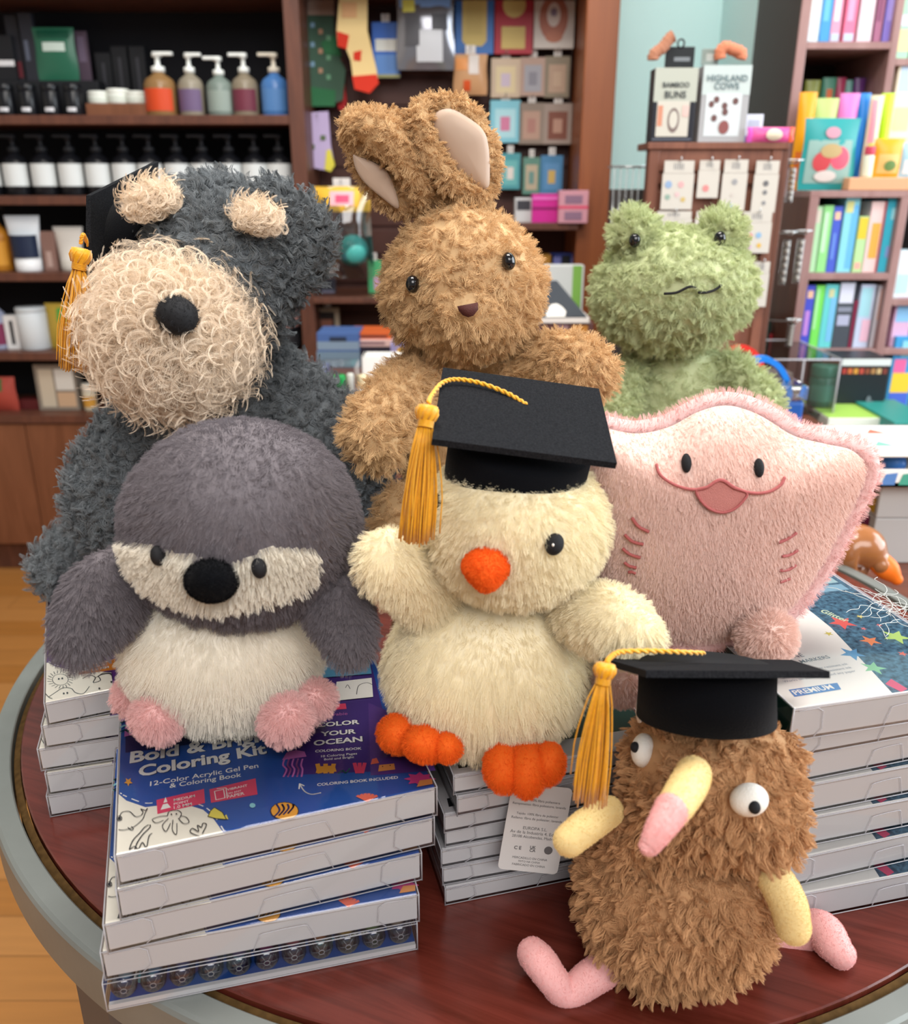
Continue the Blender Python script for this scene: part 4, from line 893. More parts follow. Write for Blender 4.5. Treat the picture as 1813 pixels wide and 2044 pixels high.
def lining(parent, f, poly, name='inner_lining', bump=.0015):
    top = [f(u, v, .0052) for u, v in poly]; c = sum(top, Vector()) / len(top); cu = sum(p[0] for p in poly) / len(poly); cv = sum(p[1] for p in poly) / len(poly)
    n = len(poly); vs = []; fs = []
    for j, fr_ in enumerate((1.0, .97, .8, .5, .05)):
        for (u, v) in poly: vs.append(f(cu + (u - cu) * fr_, cv + (v - cv) * fr_, (.0015, .0052, .0052 + bump * .5, .0052 + bump, .0052 + bump)[j]))
    for j in range(4):
        for i in range(n): fs.append((j * n + (i + 1) % n, j * n + i, (j + 1) * n + i, (j + 1) * n + (i + 1) % n))
    fs.append(tuple(range(4 * n, 5 * n))[::-1])
    o = MB().add(vs, fs, M_LINING, True).build(name, parent); o.data.transform(Matrix.Translation(-parent_origin(parent))); o['label'] = 'beige satin ear lining'; return o
mb, f = ear(crv([(820, 430), (760, 405), (715, 350), (693, 290), (688, 240), (710, 220), (760, 218), (795, 228), (812, 262), (835, 310), (858, 360), (862, 405)], 6, True), .675, .672, None, None, .010)
o = mb.build('ear', rb, True); fur(o, 1900, 36, .0028, (0, 0, -.001), seed=6, mask=lambda p: p.y < .669 and pxmask([(706, 310), (716, 312), (750, 325), (775, 345), (790, 380), (795, 415), (765, 395), (730, 365), (712, 338)])(p), **ef)
lining(o, f, crv([(706, 310), (716, 312), (750, 325), (775, 345), (790, 380), (795, 415), (765, 395), (730, 365), (712, 338)], 4, True))
o = limb([(705, 245, .662, 22), (755, 262, .655, 34), (800, 300, .655, 32), (838, 360, .66, 26), (840, 395, .665, 20)], RABF, 'ear_fold', o)
fur(o, 900, 36, .0030, (0, 0, -.001), seed=7, **ef)
mb, f = ear(crv([(868, 392), (848, 345), (826, 275), (820, 235), (834, 203), (872, 190), (918, 193), (950, 218), (975, 260), (993, 305), (992, 350), (978, 390), (935, 402)], 6, True), .672, .668, None, None, .011)
o = mb.build('ear', rb, True); fur(o, 2200, 36, .0028, (0, 0, -.001), seed=8, mask=lambda p: p.y < .666 and pxmask([(872, 225), (900, 218), (935, 236), (964, 260), (974, 290), (977, 330), (974, 374), (955, 374), (925, 354), (895, 320), (872, 280), (863, 245)])(p), **ef)
lining(o, f, crv([(872, 225), (900, 218), (935, 236), (964, 260), (974, 290), (977, 330), (974, 374), (955, 374), (925, 354), (895, 320), (872, 280), (863, 245)], 4, True), bump=.004)
o = limb([(838, 225, .655, 18), (846, 270, .652, 20), (872, 325, .652, 20), (912, 368, .655, 20), (955, 385, .66, 16)], RABF, 'ear_fold', o); fur(o, 800, 36, .0030, (0, 0, -.001), seed=9, **ef)

# ------------------------------------------------------------------ frog
FROGF = furmat('sage_green_plush', col('c8d0a2'), .11)
fg = base('plush_frog', 'sage green plush frog with stitched smile behind the pink stingray', 'plush toy', (P(1345, 900, .9).x, .90, 0))
ff = dict(rnd=.0085, tip=.55, rad=.00018, clump=.5, cshape=.15, r2=.0025, steps=5, rstep=3)
fx = P(1350, 800, .90).x; kk = depth(P(1350, 800, .90)) / FPX
mb = MB().lathe([(r * kk, z) for z, r in crv([(.004, 60), (.03, 125), (.09, 140), (.16, 135), (.22, 118), (.26, 98), (.29, 70)], 5)], FROGF, c=(fx, .905, 0), n=40)
o = mb.build('body', fg, True); fur(o, 3600, 34, .006, (0, 0, -.002), **ff)
hb = Blob(1342, 577, .885, 155, 116, .085, sub=5, rot=5, fn=lambda q: 1 + .04 * max(0, -q.y))
o = hb.part('head', fg, FROGF); fur(o, 5000, 36, .0032, (0, -.001, -.002), seed=2, mask=pxmask([(1325, 590), (1350, 588), (1385, 582), (1430, 580), (1432, 566), (1415, 568), (1395, 575), (1372, 567), (1350, 576), (1325, 578)]), **ff)
for (u, v, eu, ev) in ((1266, 468, 1268, 479), (1440, 470, 1438, 475)):
    b = Blob(u, v, .868, 40, 44, .030, 0, 4); o = b.part('eye_bump', fg, FROGF); fur(o, 900, 34, .005, (0, 0, .001), seed=3, mask=pxmask(disc(eu, ev, 12, 10)), **ff)
    e = bead(b.pt(eu, ev, .0055), 1, M_EYE, 'eye', fg, (10 * kk, 12 * kk, .005), b.d); e['label'] = 'glossy black bead eye'
for pts in ([(1328, 585), (1350, 583), (1372, 573), (1386, 577)], [(1388, 583), (1402, 583), (1418, 578), (1428, 570)]):
    MB().tube([hb.pt(u, v, .0065) for u, v in crv(pts, 5)], .0012, M_THREADB, 7).build('mouth', fg, True)
for pts in ([(1262, 745, .885, 34), (1232, 785, .862, 40), (1222, 830, .845, 38)], [(1452, 735, .885, 32), (1492, 775, .868, 40), (1515, 820, .850, 40), (1520, 840, .845, 32)]):
    o = limb(pts, FROGF, 'arm', fg); fur(o, 1300, 34, .006, (0, 0, -.002), seed=5, **ff)
for sx in (-1, 1):
    o = limb([(1350 + sx * 50, 1120, .86, 45), (1350 + sx * 75, 1170, .80, 45)], FROGF, 'leg', fg); fur(o, 700, 24, .006, (0, 0, -.002), seed=6, **ff)

# ------------------------------------------------------------------ schnauzer
SCHF = furmat('slate_boucle', col('7e8386'), .2); CURL = furmat('cream_mohair', col('f8e6cf'), .1); NOSEF = furmat('charcoal_felt', col('2c2c2e'), .2)
sc = base('plush_schnauzer', 'large slate grey plush schnauzer with shaggy cream muzzle at the back left', 'plush toy', (P(430, 1100, .72).x, .71, 5 * BH))
sf = dict(rnd=.009, rad=.0002, clump=.78, cshape=.25, kink='CURL', kamp=.0032, kfreq=2.0, steps=6, rstep=4, r2=.0015, kclump=.5, kflat=.15)
kk = depth(P(440, 1000, .72)) / FPX; sx_ = P(445, 900, .725).x
mb = MB().lathe([(r * kk, z) for z, r in crv([(.104, 130), (.13, 205), (.17, 215), (.22, 205), (.27, 180), (.31, 145), (.345, 100)], 5)], SCHF, c=(sx_, .735, 0), n=40)
o = mb.build('body', sc, True); fur(o, 3400, 44, .007, (0, 0, -.002), **sf)
hb = Blob(432, 545, .700, 152, 172, .070, sub=5, rot=-8)
o = hb.part('head', sc, SCHF); fur(o, 2900, 44, .007, (0, 0, -.001), seed=2, **sf)
o = limb([(505, 415, .70, 46), (560, 425, .70, 50), (605, 465, .69, 50), (600, 520, .68, 44), (590, 545, .677, 34)], SCHF, 'ear', sc, flat=.7); fur(o, 1200, 44, .0065, (0, 0, -.001), seed=3, **sf)
mz = Blob(345, 655, .640, 142, 138, .060, sub=5)
o = mz.part('muzzle', sc, CURL); o['label'] = 'curly cream mohair muzzle'
cf = dict(rad=.00010, clump=.9, cshape=0, kink='CURL', kamp=.0085, kfreq=2.6, steps=8, rstep=5, r2=.0012, kclump=.5, kflat=.35)
under = dict(rad=.00012, clump=.3, r2=.004, rend=.004, steps=5, rstep=3)
fur(o, 3500, 22, .010, (0, -.002, -.004), rnd=.010, seed=14, mask=pxmask(disc(354, 633, 26, 12)), **under); fur(o, 2400, 26, .0145, (0, -.003, -.006), rnd=.012, seed=4, mask=pxmask(disc(354, 633, 26, 12)), **cf)
for (u, v, ru, rv, rot) in ((303, 415, 42, 14, 18), (515, 450, 36, 9, -12)):
    b = Blob(u, v, .643, ru, rv, .016, rot, 4); o = b.part('eyebrow', sc, CURL); o['label'] = 'cream mohair eyebrow'; fur(o, 700, 22, .004, (0, 0, .005), rnd=.006, seed=15, **under); fur(o, 420, 26, .006, (0, 0, .009), rnd=.007, seed=5, **dict(cf, kamp=.005))
p = mz.pt(354, 633, .014); b = bead(p, 1, NOSEF, 'nose', sc, (36 * mz.k, 33 * mz.k, .014), mz.d, -20); b['label'] = 'charcoal felt nose'; fur(b, 900, 10, .0008, rnd=.002, rad=.0001, clump=.1, steps=3, rstep=2)
for pts in ([(290, 880, .70, 84), (235, 950, .685, 82), (225, 1010, .68, 80)], [(570, 800, .72, 88), (650, 880, .70, 86), (700, 960, .69, 76), (715, 1000, .685, 60)]):
    o = limb(pts, SCHF, 'arm', sc); fur(o, 1900, 44, .0065, (0, 0, -.002), seed=6, **sf)
for pts in ([(260, 1060, .735, 84), (190, 1095, .722, 74), (140, 1130, .715, 64)], [(600, 1080, .735, 84), (670, 1110, .722, 70)]):
    o = limb(pts, SCHF, 'leg', sc); fur(o, 1400, 44, .0065, (0, 0, -.002), seed=7, **sf)
gc = base('graduation_cap', 'black graduation cap tilted on the left side of the grey schnauzer', 'graduation cap', tuple(P(230, 480, .69)), 'graduation caps with gold tassels')
A = P(172, 390, .648); B = off_dist(308, 322, A, .125); D = P(168, 700, .620); Cc = B + (D - A)
n_, c_ = board(gc, (A, B, Cc, D), .0036)
skull(gc, c_ - n_ * .001, n_, .036, .030)
tassel(gc, [c_ + n_ * .002, (A + D) / 2 * .6 + c_ * .4 + n_ * .003, P(168, 470, .632), P(161, 486, .630)], P(161, 508, .628), P(158, 535, .627), P(152, 738, .620), .0115, .024, 9)
# ================================================================== furniture behind
def bx(x0, x1, y0, y1, z0, z1, m, b=.0015, mb=None):
    return (mb or MB()).box(((x0 + x1) / 2, (y0 + y1) / 2, (z0 + z1) / 2), (x1 - x0, y1 - y0, z1 - z0), m, b)
def fchild(name, root, *a, **k): o = bx(*a, **k).build(name, root, True); return o
YF = 2.63; YK = 2.93
lb = thing('bookcase', 'walnut bookcase with black back and rows of bottles, behind the grey schnauzer', 'bookcase', (-1.1, 2.78, FZ))
SH = [.945, .628, .419, .208, -.024]
fchild('back_panel', lb, -1.80, -.41, YK - .012, YK, FZ, 1.3, M_BLACK)
fchild('side_post', lb, -.452, -.41, YF, YK - .012, FZ, 1.3, M_CASE)
fchild('side_post', lb, -1.80, -1.76, YF, YK - .012, FZ, 1.3, M_CASE)
for z in SH: fchild('shelf', lb, -1.76, -.452, YF + .004, YK - .012, z - .024, z, M_CASE)
fchild('cabinet', lb, -1.76, -.452, YF + .022, YK - .012, FZ + .10, -.24, M_CAB); fchild('worktop', lb, -1.76, -.452, YF - .006, YK - .012, -.24, -.215, M_CASE)
fchild('plinth', lb, -1.76, -.452, YF + .05, YK - .012, FZ, FZ + .10, M_CASE)
for a, b in ((-1.758, -1.33), (-1.327, -.892), (-.889, -.454)): fchild('door', lb, a, b, YF + .002, YF + .021, FZ + .105, -.245, M_CAB, b=.002)
nz = thing('display_niche', 'dark brown slatwall niche hung with socks and packets between bookcase and pillar', 'shelving', (0, 2.8, FZ))
mb = bx(-.409, .345, 2.86, 2.90, FZ, 1.3, M_SLAT)
for k in range(18): bx(-.409, .345, 2.853, 2.861, -.35 + k * .085, -.35 + k * .085 + .072, M_SLAT, mb=mb)
mb.build('slat_panel', nz, True)
fchild('shelf', nz, -.05, .345, 2.56, 2.853, .33, .349, M_CASE); fchild('shelf', nz, -.409, .05, 2.60, 2.853, .125, .142, M_CASE)
fchild('top_board', nz, -.409, .345, 2.60, 2.853, .93, .955, M_CASE); fchild('lower_cabinet', nz, -.409, .345, 2.64, 2.853, FZ, -.03, M_CASE)
pl = thing('pillar', 'reddish brown wooden pillar between the slatwall and the mint wall', 'pillar', (.39, 2.77, FZ)); fchild('shaft', pl, .346, .434, 2.60, YB, FZ, 1.35, M_PILLAR, b=.004)
M_PALE = wood('rosewood_edge', col('a98782'), col('8f6a66'), 4, (4, 4, .6), .4); M_DARKS = mat('dark_umber_side', col('3b2e2b'), .5, .3)
rc = thing('bookcase', 'bookcase at the right edge with pastel notebooks and snack pouches', 'bookcase', (1.05, 2.2, FZ))
fchild('side_panel', rc, .767, .770, 2.206, 2.52, .435, 1.3, M_DARKS); fchild('front_post', rc, .767, .789, 2.2, 2.206, .435, 1.3, M_PALE); fchild('side_panel', rc, .7705, .789, 2.206, 2.52, .435, 1.3, M_CASE)
fchild('divider', rc, .976, .993, 2.2, 2.50, .445, 1.3, M_PALE); fchild('back_panel', rc, .789, 1.6, 2.50, 2.52, .435, 1.3, M_DARKS)
fchild('side_panel', rc, 1.6, 1.62, 2.2, 2.52, .437, 1.3, M_CASE); fchild('side_panel', rc, 1.6, 1.62, 2.0, 2.52, FZ, .437, M_CASE)
fchild('shelf', rc, .789, .976, 2.2, 2.50, .733, .748, M_PALE); fchild('shelf', rc, .993, 1.6, 2.2, 2.50, .70, .715, M_PALE)
fchild('top_board', rc, .765, 1.6, 2.0, 2.52, .423, .437, M_PALE); fchild('side_panel', rc, .765, .785, 2.004, 2.52, FZ, .423, M_CASE); fchild('front_edge', rc, .765, .785, 1.998, 2.004, FZ, .423, M_PALE)
fchild('divider', rc, .962, .980, 2.0, 2.50, FZ, .423, M_PALE); fchild('back_panel', rc, .785, 1.6, 2.50, 2.52, FZ, .423, M_DARKS)
for z in (.266, .098, -.085): fchild('shelf', rc, .785, .962, 2.0, 2.50, z - .015, z, M_PALE)
for z in (.21, .10, -.06): fchild('shelf', rc, .980, 1.6, 2.0, 2.50, z - .015, z, M_PALE)
dt = thing('display_table', 'display table behind the toys, covered with craft boxes and games', 'table', (.5, 1.9, FZ))
M_DT = wood('display_table_top', col('5a3024'), col('77432f'), 6, (1, 8, 1), .35)
fchild('table_top', dt, -.44, .74, 1.335, 2.42, -.0295, 0, M_DT); fchild('table_extension', dt, .43, 1.5, .93, 1.97, -.09, -.045, M_DT)
for x, y in ((-.40, 1.38), (.5, 1.38), (-.40, 2.38), (.70, 2.38), (1.45, 1.0), (1.45, 1.9)): fchild('leg', dt, x - .025, x + .025, y - .025, y + .025, FZ, -.09 if x > 1 else -.03, M_LEG)

# ---------------------------------------------------------------- small goods
def spot(u, vb, vt, w, y, z=None):   # pixel column, base and top rows, pixel width at world distance y -> base point, width, height
    b = P(u, vb, y); t = P(u, vt, y); k = depth(b) / FPX
    if z is not None: h = t.z - z; b.z = z
    else: h = t.z - b.z
    return b, w * k, max(h, .004)
def lath(prof, m, root, name, n=20, M=None):
    return MB().lathe(prof, m, n=n, M=M).build(name, root)
def pump(lab, u, vb, vt, w, y, z, body, label, head, grp=None, clearb=False, lcol=None, ratio=.62):
    b, w, h = spot(u, vb, vt, w, y, z); r = w / 2; t = thing('pump_bottle', lab, 'bottle', b, 0, grp); B = h * ratio
    lath([(r * .96, 0), (r, .004), (r, B * .72), (r * .85, B * .84), (r * .4, B * .95), (r * .34, B)], body, t, 'bottle_body')
    mh = MB().lathe([(r * .42, B), (r * .42, B + h * .07), (r * .16, B + h * .09), (r * .14, B + h * .2), (r * .32, B + h * .21), (r * .3, B + h * .27), (0, B + h * .28)], head, n=16)
    mh.box((-r * .55 if 'left' in lab else r * .55, -r * .2, B + h * .245), (r * 1.0, r * .34, h * .05), head, .002); mh.build('pump_head', t)
    lo, hi = (.12, .62); a0, a1 = R(-150), R(-30); N = 14; vs = []; fs = []
    for k in range(N + 1):
        a = a0 + (a1 - a0) * k / N
        for zz in (lo, hi): vs.append((r * 1.012 * math.cos(a), r * 1.012 * math.sin(a), B * zz))
    for k in range(N): fs.append((2 * k, 2 * k + 2, 2 * k + 3, 2 * k + 1))
    MB().add(vs, fs, label, True).build('label', t); return t
def band(t, r, z0, z1, m, a0=-165, a1=-15, name='label', k=1.012):
    N = 14; vs = []; fs = []
    for i in range(N + 1):
        a = R(a0 + (a1 - a0) * i / N)
        for zz in (z0, z1): vs.append((r * k * math.cos(a), r * k * math.sin(a), zz))
    for i in range(N): fs.append((2 * i, 2 * i + 2, 2 * i + 3, 2 * i + 1))
    return MB().add(vs, fs, m, True).build(name, t)
def jar(lab, u, vb, vt, w, y, z, body, lid, label=None, grp=None, lidf=.28, cat='jar', name='jar'):
    b, w, h = spot(u, vb, vt, w, y, z); r = w / 2; t = thing(name, lab, cat, b, 0, grp); B = h * (1 - lidf)
    lath([(r * .94, 0), (r, .003), (r, B * .94), (r * .92, B)], body, t, 'jar_body'); lath([(r * .97, B), (r * .99, B + .002), (r * .99, h - .003), (r * .93, h), (0, h)], lid, t, 'lid')
    if label: band(t, r, B * .2, B * .75, label)
    return t
def tubeitem(lab, u, vb, vt, w, y, z, body, cap, stripe=None, grp=None):
    b, w, h = spot(u, vb, vt, w, y, z); t = thing('cosmetic_tube', lab, 'tube', b, 0, grp); c = h * .24; r = w * .36
    lath([(r * .95, 0), (r, .003), (r, c)], cap, t, 'cap'); mb = MB(); N = 18; vs = []; fs = []; L = 7
    for j in range(L + 1):
        f = j / L
        for i in range(N):
            a = 2 * math.pi * i / N; vs.append((math.cos(a) * (r + (w / 2 - r) * f), math.sin(a) * r * (1 - f * .93), c + (h - c) * f))
    for j in range(L):
        for i in range(N): fs.append((j * N + i, j * N + (i + 1) % N, (j + 1) * N + (i + 1) % N, (j + 1) * N + i))
    fs.append(tuple(range(L * N, L * N + N))); mb.add(vs, fs, body, True).build('tube_body', t)
    if stripe: band(t, r * 1.06, c + .002, c + (h - c) * .55, stripe, k=1.03)
    return t
def carton(lab, u, vb, vt, w, y, z, m, prints=(), d=.05, rz=0, cat='box', name='carton', grp=None, texts=(), bev=.001, hook=None, pn='printed_front'):
    b, w, h = spot(u, vb, vt, w, y, z); t = thing(name, lab, cat, b, rz, grp)
    MB().box((0, d / 2, h / 2), (w, d, h), m, bev).build('box_body', t)
    if prints or texts:
        p = MB(); e = -.0006
        for q in prints:
            if len(q) == 5: x0, y0, x1, y1, mm = q; pts = [(x0, y0), (x1, y0), (x1, y1), (x0, y1)]
            else: pts, mm = q
            p.add([((x - .5) * w, e, yy * h) for x, yy in pts], [tuple(range(len(pts)))], mm); e -= .0002
        for s, cx, cy, wd, mm in texts:
            vs, fs = text_polys(s, 1, .02); a = min(v.x for v in vs); c = max(v.x for v in vs); k = wd * w / (c - a)
            p.add([((cx - .5) * w + (v.x - (a + c) / 2) * k, e, cy * h + v.y * k) for v in vs], fs, mm)
        p.build(pn, t)
    if hook: peg(t, w, h, d, hook, b)
    return t
M_CHROME = mat('chrome_wire', col('c9cccd'), .18, .6, metal=.9)
def peg(t, w, h, d, yk, b):   # short wire hook through the hanging hole to the panel behind
    zz = h + .012; a = Matrix.Rotation(-t.rotation_euler.z, 3, 'Z')
    L = (yk - b.y)
    pts = [a @ Vector(p) for p in ((0, -.02, zz + .006), (0, -.024, zz), (0, -.012, zz), (0, L, zz))]
    MB().tube(pts, .0016, M_CHROME, 6).build('peg_hook', t)
    MB().box((0, d / 2, h + .010), (w * .3, .001, .024), M_TAG).build('hang_tab', t)
def disc01(cx, cy, rx, ry, n=16): return [(cx + rx * math.cos(2 * math.pi * i / n), cy + ry * math.sin(2 * math.pi * i / n)) for i in range(n)]
def pouch(lab, u, vb, vt, w, y, z, m, prints=(), grp=None, bulge=.018, rz=0, hook=None, cat='pouch', name='pouch'):
    b, w, h = spot(u, vb, vt, w, y, z); t = thing(name, lab, cat, b, rz, grp); N, Mv = 10, 12; vs = []; fs = []
    f_ = lambda s, q: bulge * (math.sin(math.pi * min(1, max(0, s))) ** .6) * (math.sin(math.pi * min(1, q * .96 + .02)) ** .7)
    for side in (-1, 1):
        for j in range(Mv + 1):
            for i in range(N + 1):
                s, q = i / N, j / Mv; vs.append(((s - .5) * w * (1 + .03 * math.sin(q * 7)), side * (f_(s, q) + .0006), q * h))
    K = (N + 1) * (Mv + 1)
    for s_ in (0, 1):
        for j in range(Mv):
            for i in range(N):
                q = tuple(s_ * K + x for x in (j * (N + 1) + i, j * (N + 1) + i + 1, (j + 1) * (N + 1) + i + 1, (j + 1) * (N + 1) + i)); fs.append(q if not s_ else q[::-1])
    MB().add(vs, fs, m, True).build('pouch_body', t)
    if prints:
        p = MB(); e = .0008
        for pts, mm in prints:
            c = (sum(x for x, _ in pts) / len(pts), sum(q for _, q in pts) / len(pts)); rings = []
            for f in (1, .6, .2): rings += [(c[0] + (x - c[0]) * f, c[1] + (q - c[1]) * f) for x, q in pts]
            n = len(pts); e += .0005
            p.add([((x - .5) * w * (1 + .03 * math.sin(q * 7)), -(f_(x, q) + .0006 + e), q * h) for x, q in rings], [(j * n + i, j * n + (i + 1) % n, (j + 1) * n + (i + 1) % n, (j + 1) * n + i) for j in range(2) for i in range(n)] + [tuple(range(2 * n, 3 * n))], mm, True)
        p.build('printed_front', t)
    if hook: peg(t, w, h, 0, hook, b)
    return t
def rct(x0, y0, x1, y1): return [(x0, y0), ((x0 + x1) / 2, y0), (x1, y0), (x1, (y0 + y1) / 2), (x1, y1), ((x0 + x1) / 2, y1), (x0, y1), (x0, (y0 + y1) / 2)]
def book(lab, u, vb, vt, w, y, z, m, prints=(), d=.12, grp=None, lean=0):
    b, w, h = spot(u, vb, vt, w, y, z); t = thing('book', lab, 'book', b, 0, grp)
    c = MB(); c.box((0, .001, h / 2), (w, .002, h), m, .0006).box((-w / 2 + .0007, d / 2, h / 2), (.0014, d, h), m).box((w / 2 - .0007, d / 2, h / 2), (.0014, d, h), m).build('cover', t)
    MB().box((0, d / 2, h / 2), (max(w - .004, .001), d - .005, h - .006), M_PAGES).build('pages', t)
    if prints:
        p = MB(); e = -.0005
        for x0, y0, x1, y1, mm in prints: p.quad(((x0 - .5) * w, e, y0 * h), ((x1 - .5) * w, e, y0 * h), ((x1 - .5) * w, e, y1 * h), ((x0 - .5) * w, e, y1 * h), mm); e -= .0002
        p.build('spine_print', t)
    if lean: t.rotation_euler = (0, lean, 0)
    return t
M_PAGES = cm('#e9e4d6', .8); c_ = cm
BLKG = c_('#15161a', .25); BLKM = c_('#1b1c20', .6); WLAB = c_('#d7dcdc', .6)
# ---- top shelf: pump bottles, jars in a crate, black canisters, green pouch
G = 'pump soap bottles on the top shelf'
am = c_('#7a6a3c', .15, coat=.5)
for lab, u, vb, vt, w, bc, lc, hc in (('amber pump bottle with orange label on the top shelf', 326, 236, 88, 62, '#8a6a44', '#c9461f', '#e8ece8'), ('clear pump bottle with purple label on the top shelf', 387, 237, 90, 50, '#8c8474', '#6a5778', '#e8ece8'),
        ('grey green pump bottle with pale lettering, spout turned left, on the top shelf', 444, 238, 98, 52, '#76837c', '#8d9a92', '#e8ece8'), ('clear pump bottle with maroon label, spout turned left, on the top shelf', 494, 239, 90, 52, '#857a68', '#6d3040', '#e8ece8'), ('blue pump bottle beside the bookcase post on the top shelf, spout turned left', 553, 239, 90, 55, '#4a78b4', '#5584bd', '#dcd6c6')):
    pump(lab, u, vb, vt, w, 2.72, SH[1], c_(bc, .2), c_(lc, .5), c_(hc, .4), G)
cr = thing('tray_crate', 'small brown wooden crate holding three white jars on the top shelf', 'crate', P(238, 237, 2.70)); cr.location.z = SH[1]
k = depth(cr.location) / FPX; MB().box((0, .04, .017), (128 * k, .08, .034), M_CAB, .002).box((0, .09, .03), (60 * k, .012, .06), M_CAB, .002).build('crate_body', cr)
for u, n_ in ((202, 'left of three white jars in the brown crate'), (240, 'middle of three white jars in the brown crate'), (277, 'right of three white jars in the brown crate')):
    jar('small ' + n_, u, 222, 183 if u != 240 else 178, 44, 2.74, SH[1] + .0345, c_('#dfe3db', .4), c_('#e4e8e0', .4), c_('#cfd6cc', .5), 'white jars in the crate', .3)
for u, n_ in ((18, 'first'), (62, 'second'), (108, 'third'), (152, 'fourth')):
    jar('%s of four black canisters with white label bands at the left of the top shelf' % n_, u, 235, 168, 36, 2.70, SH[1], BLKG, BLKG, None, 'black canisters on the top shelf', .2, 'canister', 'canister'); t = bpy.context.scene.objects[-1] if False else None
    t = [o for o in COL.objects if o.get('label', '').startswith('%s of four black' % n_)][0]
    band(t, 18 * depth(t.location) / FPX, .012, .022, c_('#d9d9dd', .5), -120, -60)
rz_ = thing('shelf_riser', 'black riser behind the canisters on the top shelf', 'riser', P(85, 200, 2.79)); rz_.location.z = SH[1]
MB().box((0, .04, .05), (.34, .10, .10), BLKM, .002).build('riser_body', rz_)
pouch('green refill pouch with white lettering on the black riser', 120, 165, 55, 80, 2.80, SH[1] + .101, c_('#2f6a52', .25), ((rct(.22, .55, .78, .72), c_('#cfe0d6', .5)), (rct(.1, .8, .9, .95), c_('#17503c', .3))), bulge=.012)
carton('slim dark pack leaning beside the green pouch', 68, 165, 25, 26, 2.80, SH[1] + .101, c_('#2a2b33', .5), ((.2, .3, .5, .6, c_('#5a6070', .5)),), d=.02)
carton('dark maroon pack at the left of the green pouch', 40, 165, 30, 24, 2.81, SH[1] + .101, c_('#26262c', .5), ((.1, .05, .9, .3, c_('#6a2a32', .5)),), d=.02)
carton('black boxed product with white band at the far left of the top shelf', 10, 165, 70, 50, 2.79, SH[1] + .101, BLKM, ((0, .32, 1, .45, c_('#e8e8ea', .5)),), d=.03)
carton('mauve grey sleeve behind the green pouch', 172, 165, 62, 24, 2.835, SH[1] + .101, c_('#5a4a58', .5), ((.2, .4, .8, .9, c_('#75667a', .5)),), d=.01)
for u, lab in ((215, 'first tall black carton behind the white jars'), (248, 'second tall black carton behind the white jars'), (283, 'third tall black carton behind the white jars')):
    carton(lab, u, 200, 92 if u != 215 else 105, 30, 2.84, SH[1], BLKM, ((.4, .2, .6, .85, c_('#3a3a40', .5)),), d=.05, grp='black cartons behind the jars')
# ---- second shelf: eleven black bottles with white labels
names = ['first', 'second', 'third', 'fourth', 'fifth', 'sixth', 'seventh', 'eighth', 'ninth', 'tenth', 'last']
proto = None
for i, u in enumerate((-14, 41, 96, 150, 203, 256, 308, 359, 410, 460, 509)[0:0] or (-10, 42, 97, 152, 204, 257, 308, 360, 411, 461, 561 - 49)):
    pass
us = [-12, 42, 97, 151, 204, 257, 308, 361, 412, 464, 514, 562]
names = ['first', 'second', 'third', 'fourth', 'fifth', 'sixth', 'seventh', 'eighth', 'ninth', 'tenth', 'eleventh', 'last']
for i, u in enumerate(us):
    lab = '%s black pump bottle with white label from the left on the second shelf' % names[i]
    b, w, h = spot(u, 395, 262, 50, 2.71, SH[2])
    if proto is None:
        proto = pump(lab, u, 395, 262, 50, 2.71, SH[2], BLKG, WLAB, BLKM, 'black bottles with white labels', ratio=.68)
        lab_o = [c for c in proto.children if c.name.startswith('label')][0]; bpy.data.objects.remove(lab_o); r = w / 2; band(proto, r, h * .15, h * .50, WLAB)
    else:
        c = copy_tree(proto); c.location = b; c['label'] = lab
# ---- third shelf
pump('amber bottle cut off by the photo edge on the third shelf', 8, 545, 420, 44, 2.72, SH[3], c_('#b87a28', .3), c_('#d89a38', .5), BLKM, None, ratio=.8)
jar('dark brown jar beside the amber bottle on the third shelf', 30, 545, 482, 26, 2.76, SH[3], c_('#3a2a20', .3), BLKM)
tubeitem('white and navy tube with gold emblem on the third shelf', 62, 552, 430, 70, 2.70, SH[3], c_('#dfe6ec', .4), c_('#e8eaec', .4), c_('#1c2740', .4))
carton('slim dusty brown carton standing on the third shelf', 104, 548, 462, 26, 2.70, SH[3], c_('#8a6a60', .6), ((.3, .1, .7, .5, c_('#b59a90', .6)),), d=.03)
tubeitem('cream tube beside the dusty brown carton on the third shelf', 148, 548, 452, 60, 2.72, SH[3], c_('#d5d0c8', .5), c_('#c4beb4', .5))
jar('dark jar at the right of the third shelf, behind the schnauzer ear', 560, 548, 480, 40, 2.74, SH[3], BLKG, BLKM)
# ---- fourth shelf
pump('lilac grey pump bottle at the left of the fourth shelf', 4, 700, 590, 40, 2.71, SH[4], c_('#9aa0b8', .4), c_('#7a3050', .5), BLKM, ratio=.8)
carton('small white carton with black print on the fourth shelf', 31, 697, 630, 30, 2.69, SH[4], c_('#dedfdf', .5), ((.35, .15, .6, .85, c_('#3a3a3c', .5)),), d=.03)
jar('white ceramic jar with ribbed sides and lid on the fourth shelf', 74, 698, 612, 58, 2.71, SH[4], c_('#cfd6da', .35), c_('#c8cfd3', .35), None, None, .1)
pouch('gold and green pouch behind the tassel on the fourth shelf', 128, 697, 605, 50, 2.72, SH[4], c_('#b59a3c', .3), ((rct(.5, .6, .95, .9), c_('#4f9a3c', .4)),))
jar('small jar with pink lid at the right end of the fourth shelf', 575, 680, 618, 52, 2.70, SH[4], BLKG, c_('#b98a84', .4), c_('#2a2a2e', .5), None, .4)
carton('dusty pink soap bar on the fourth shelf beside the post', 545, 690, 668, 36, 2.68, SH[4], c_('#a8837c', .6), d=.03)
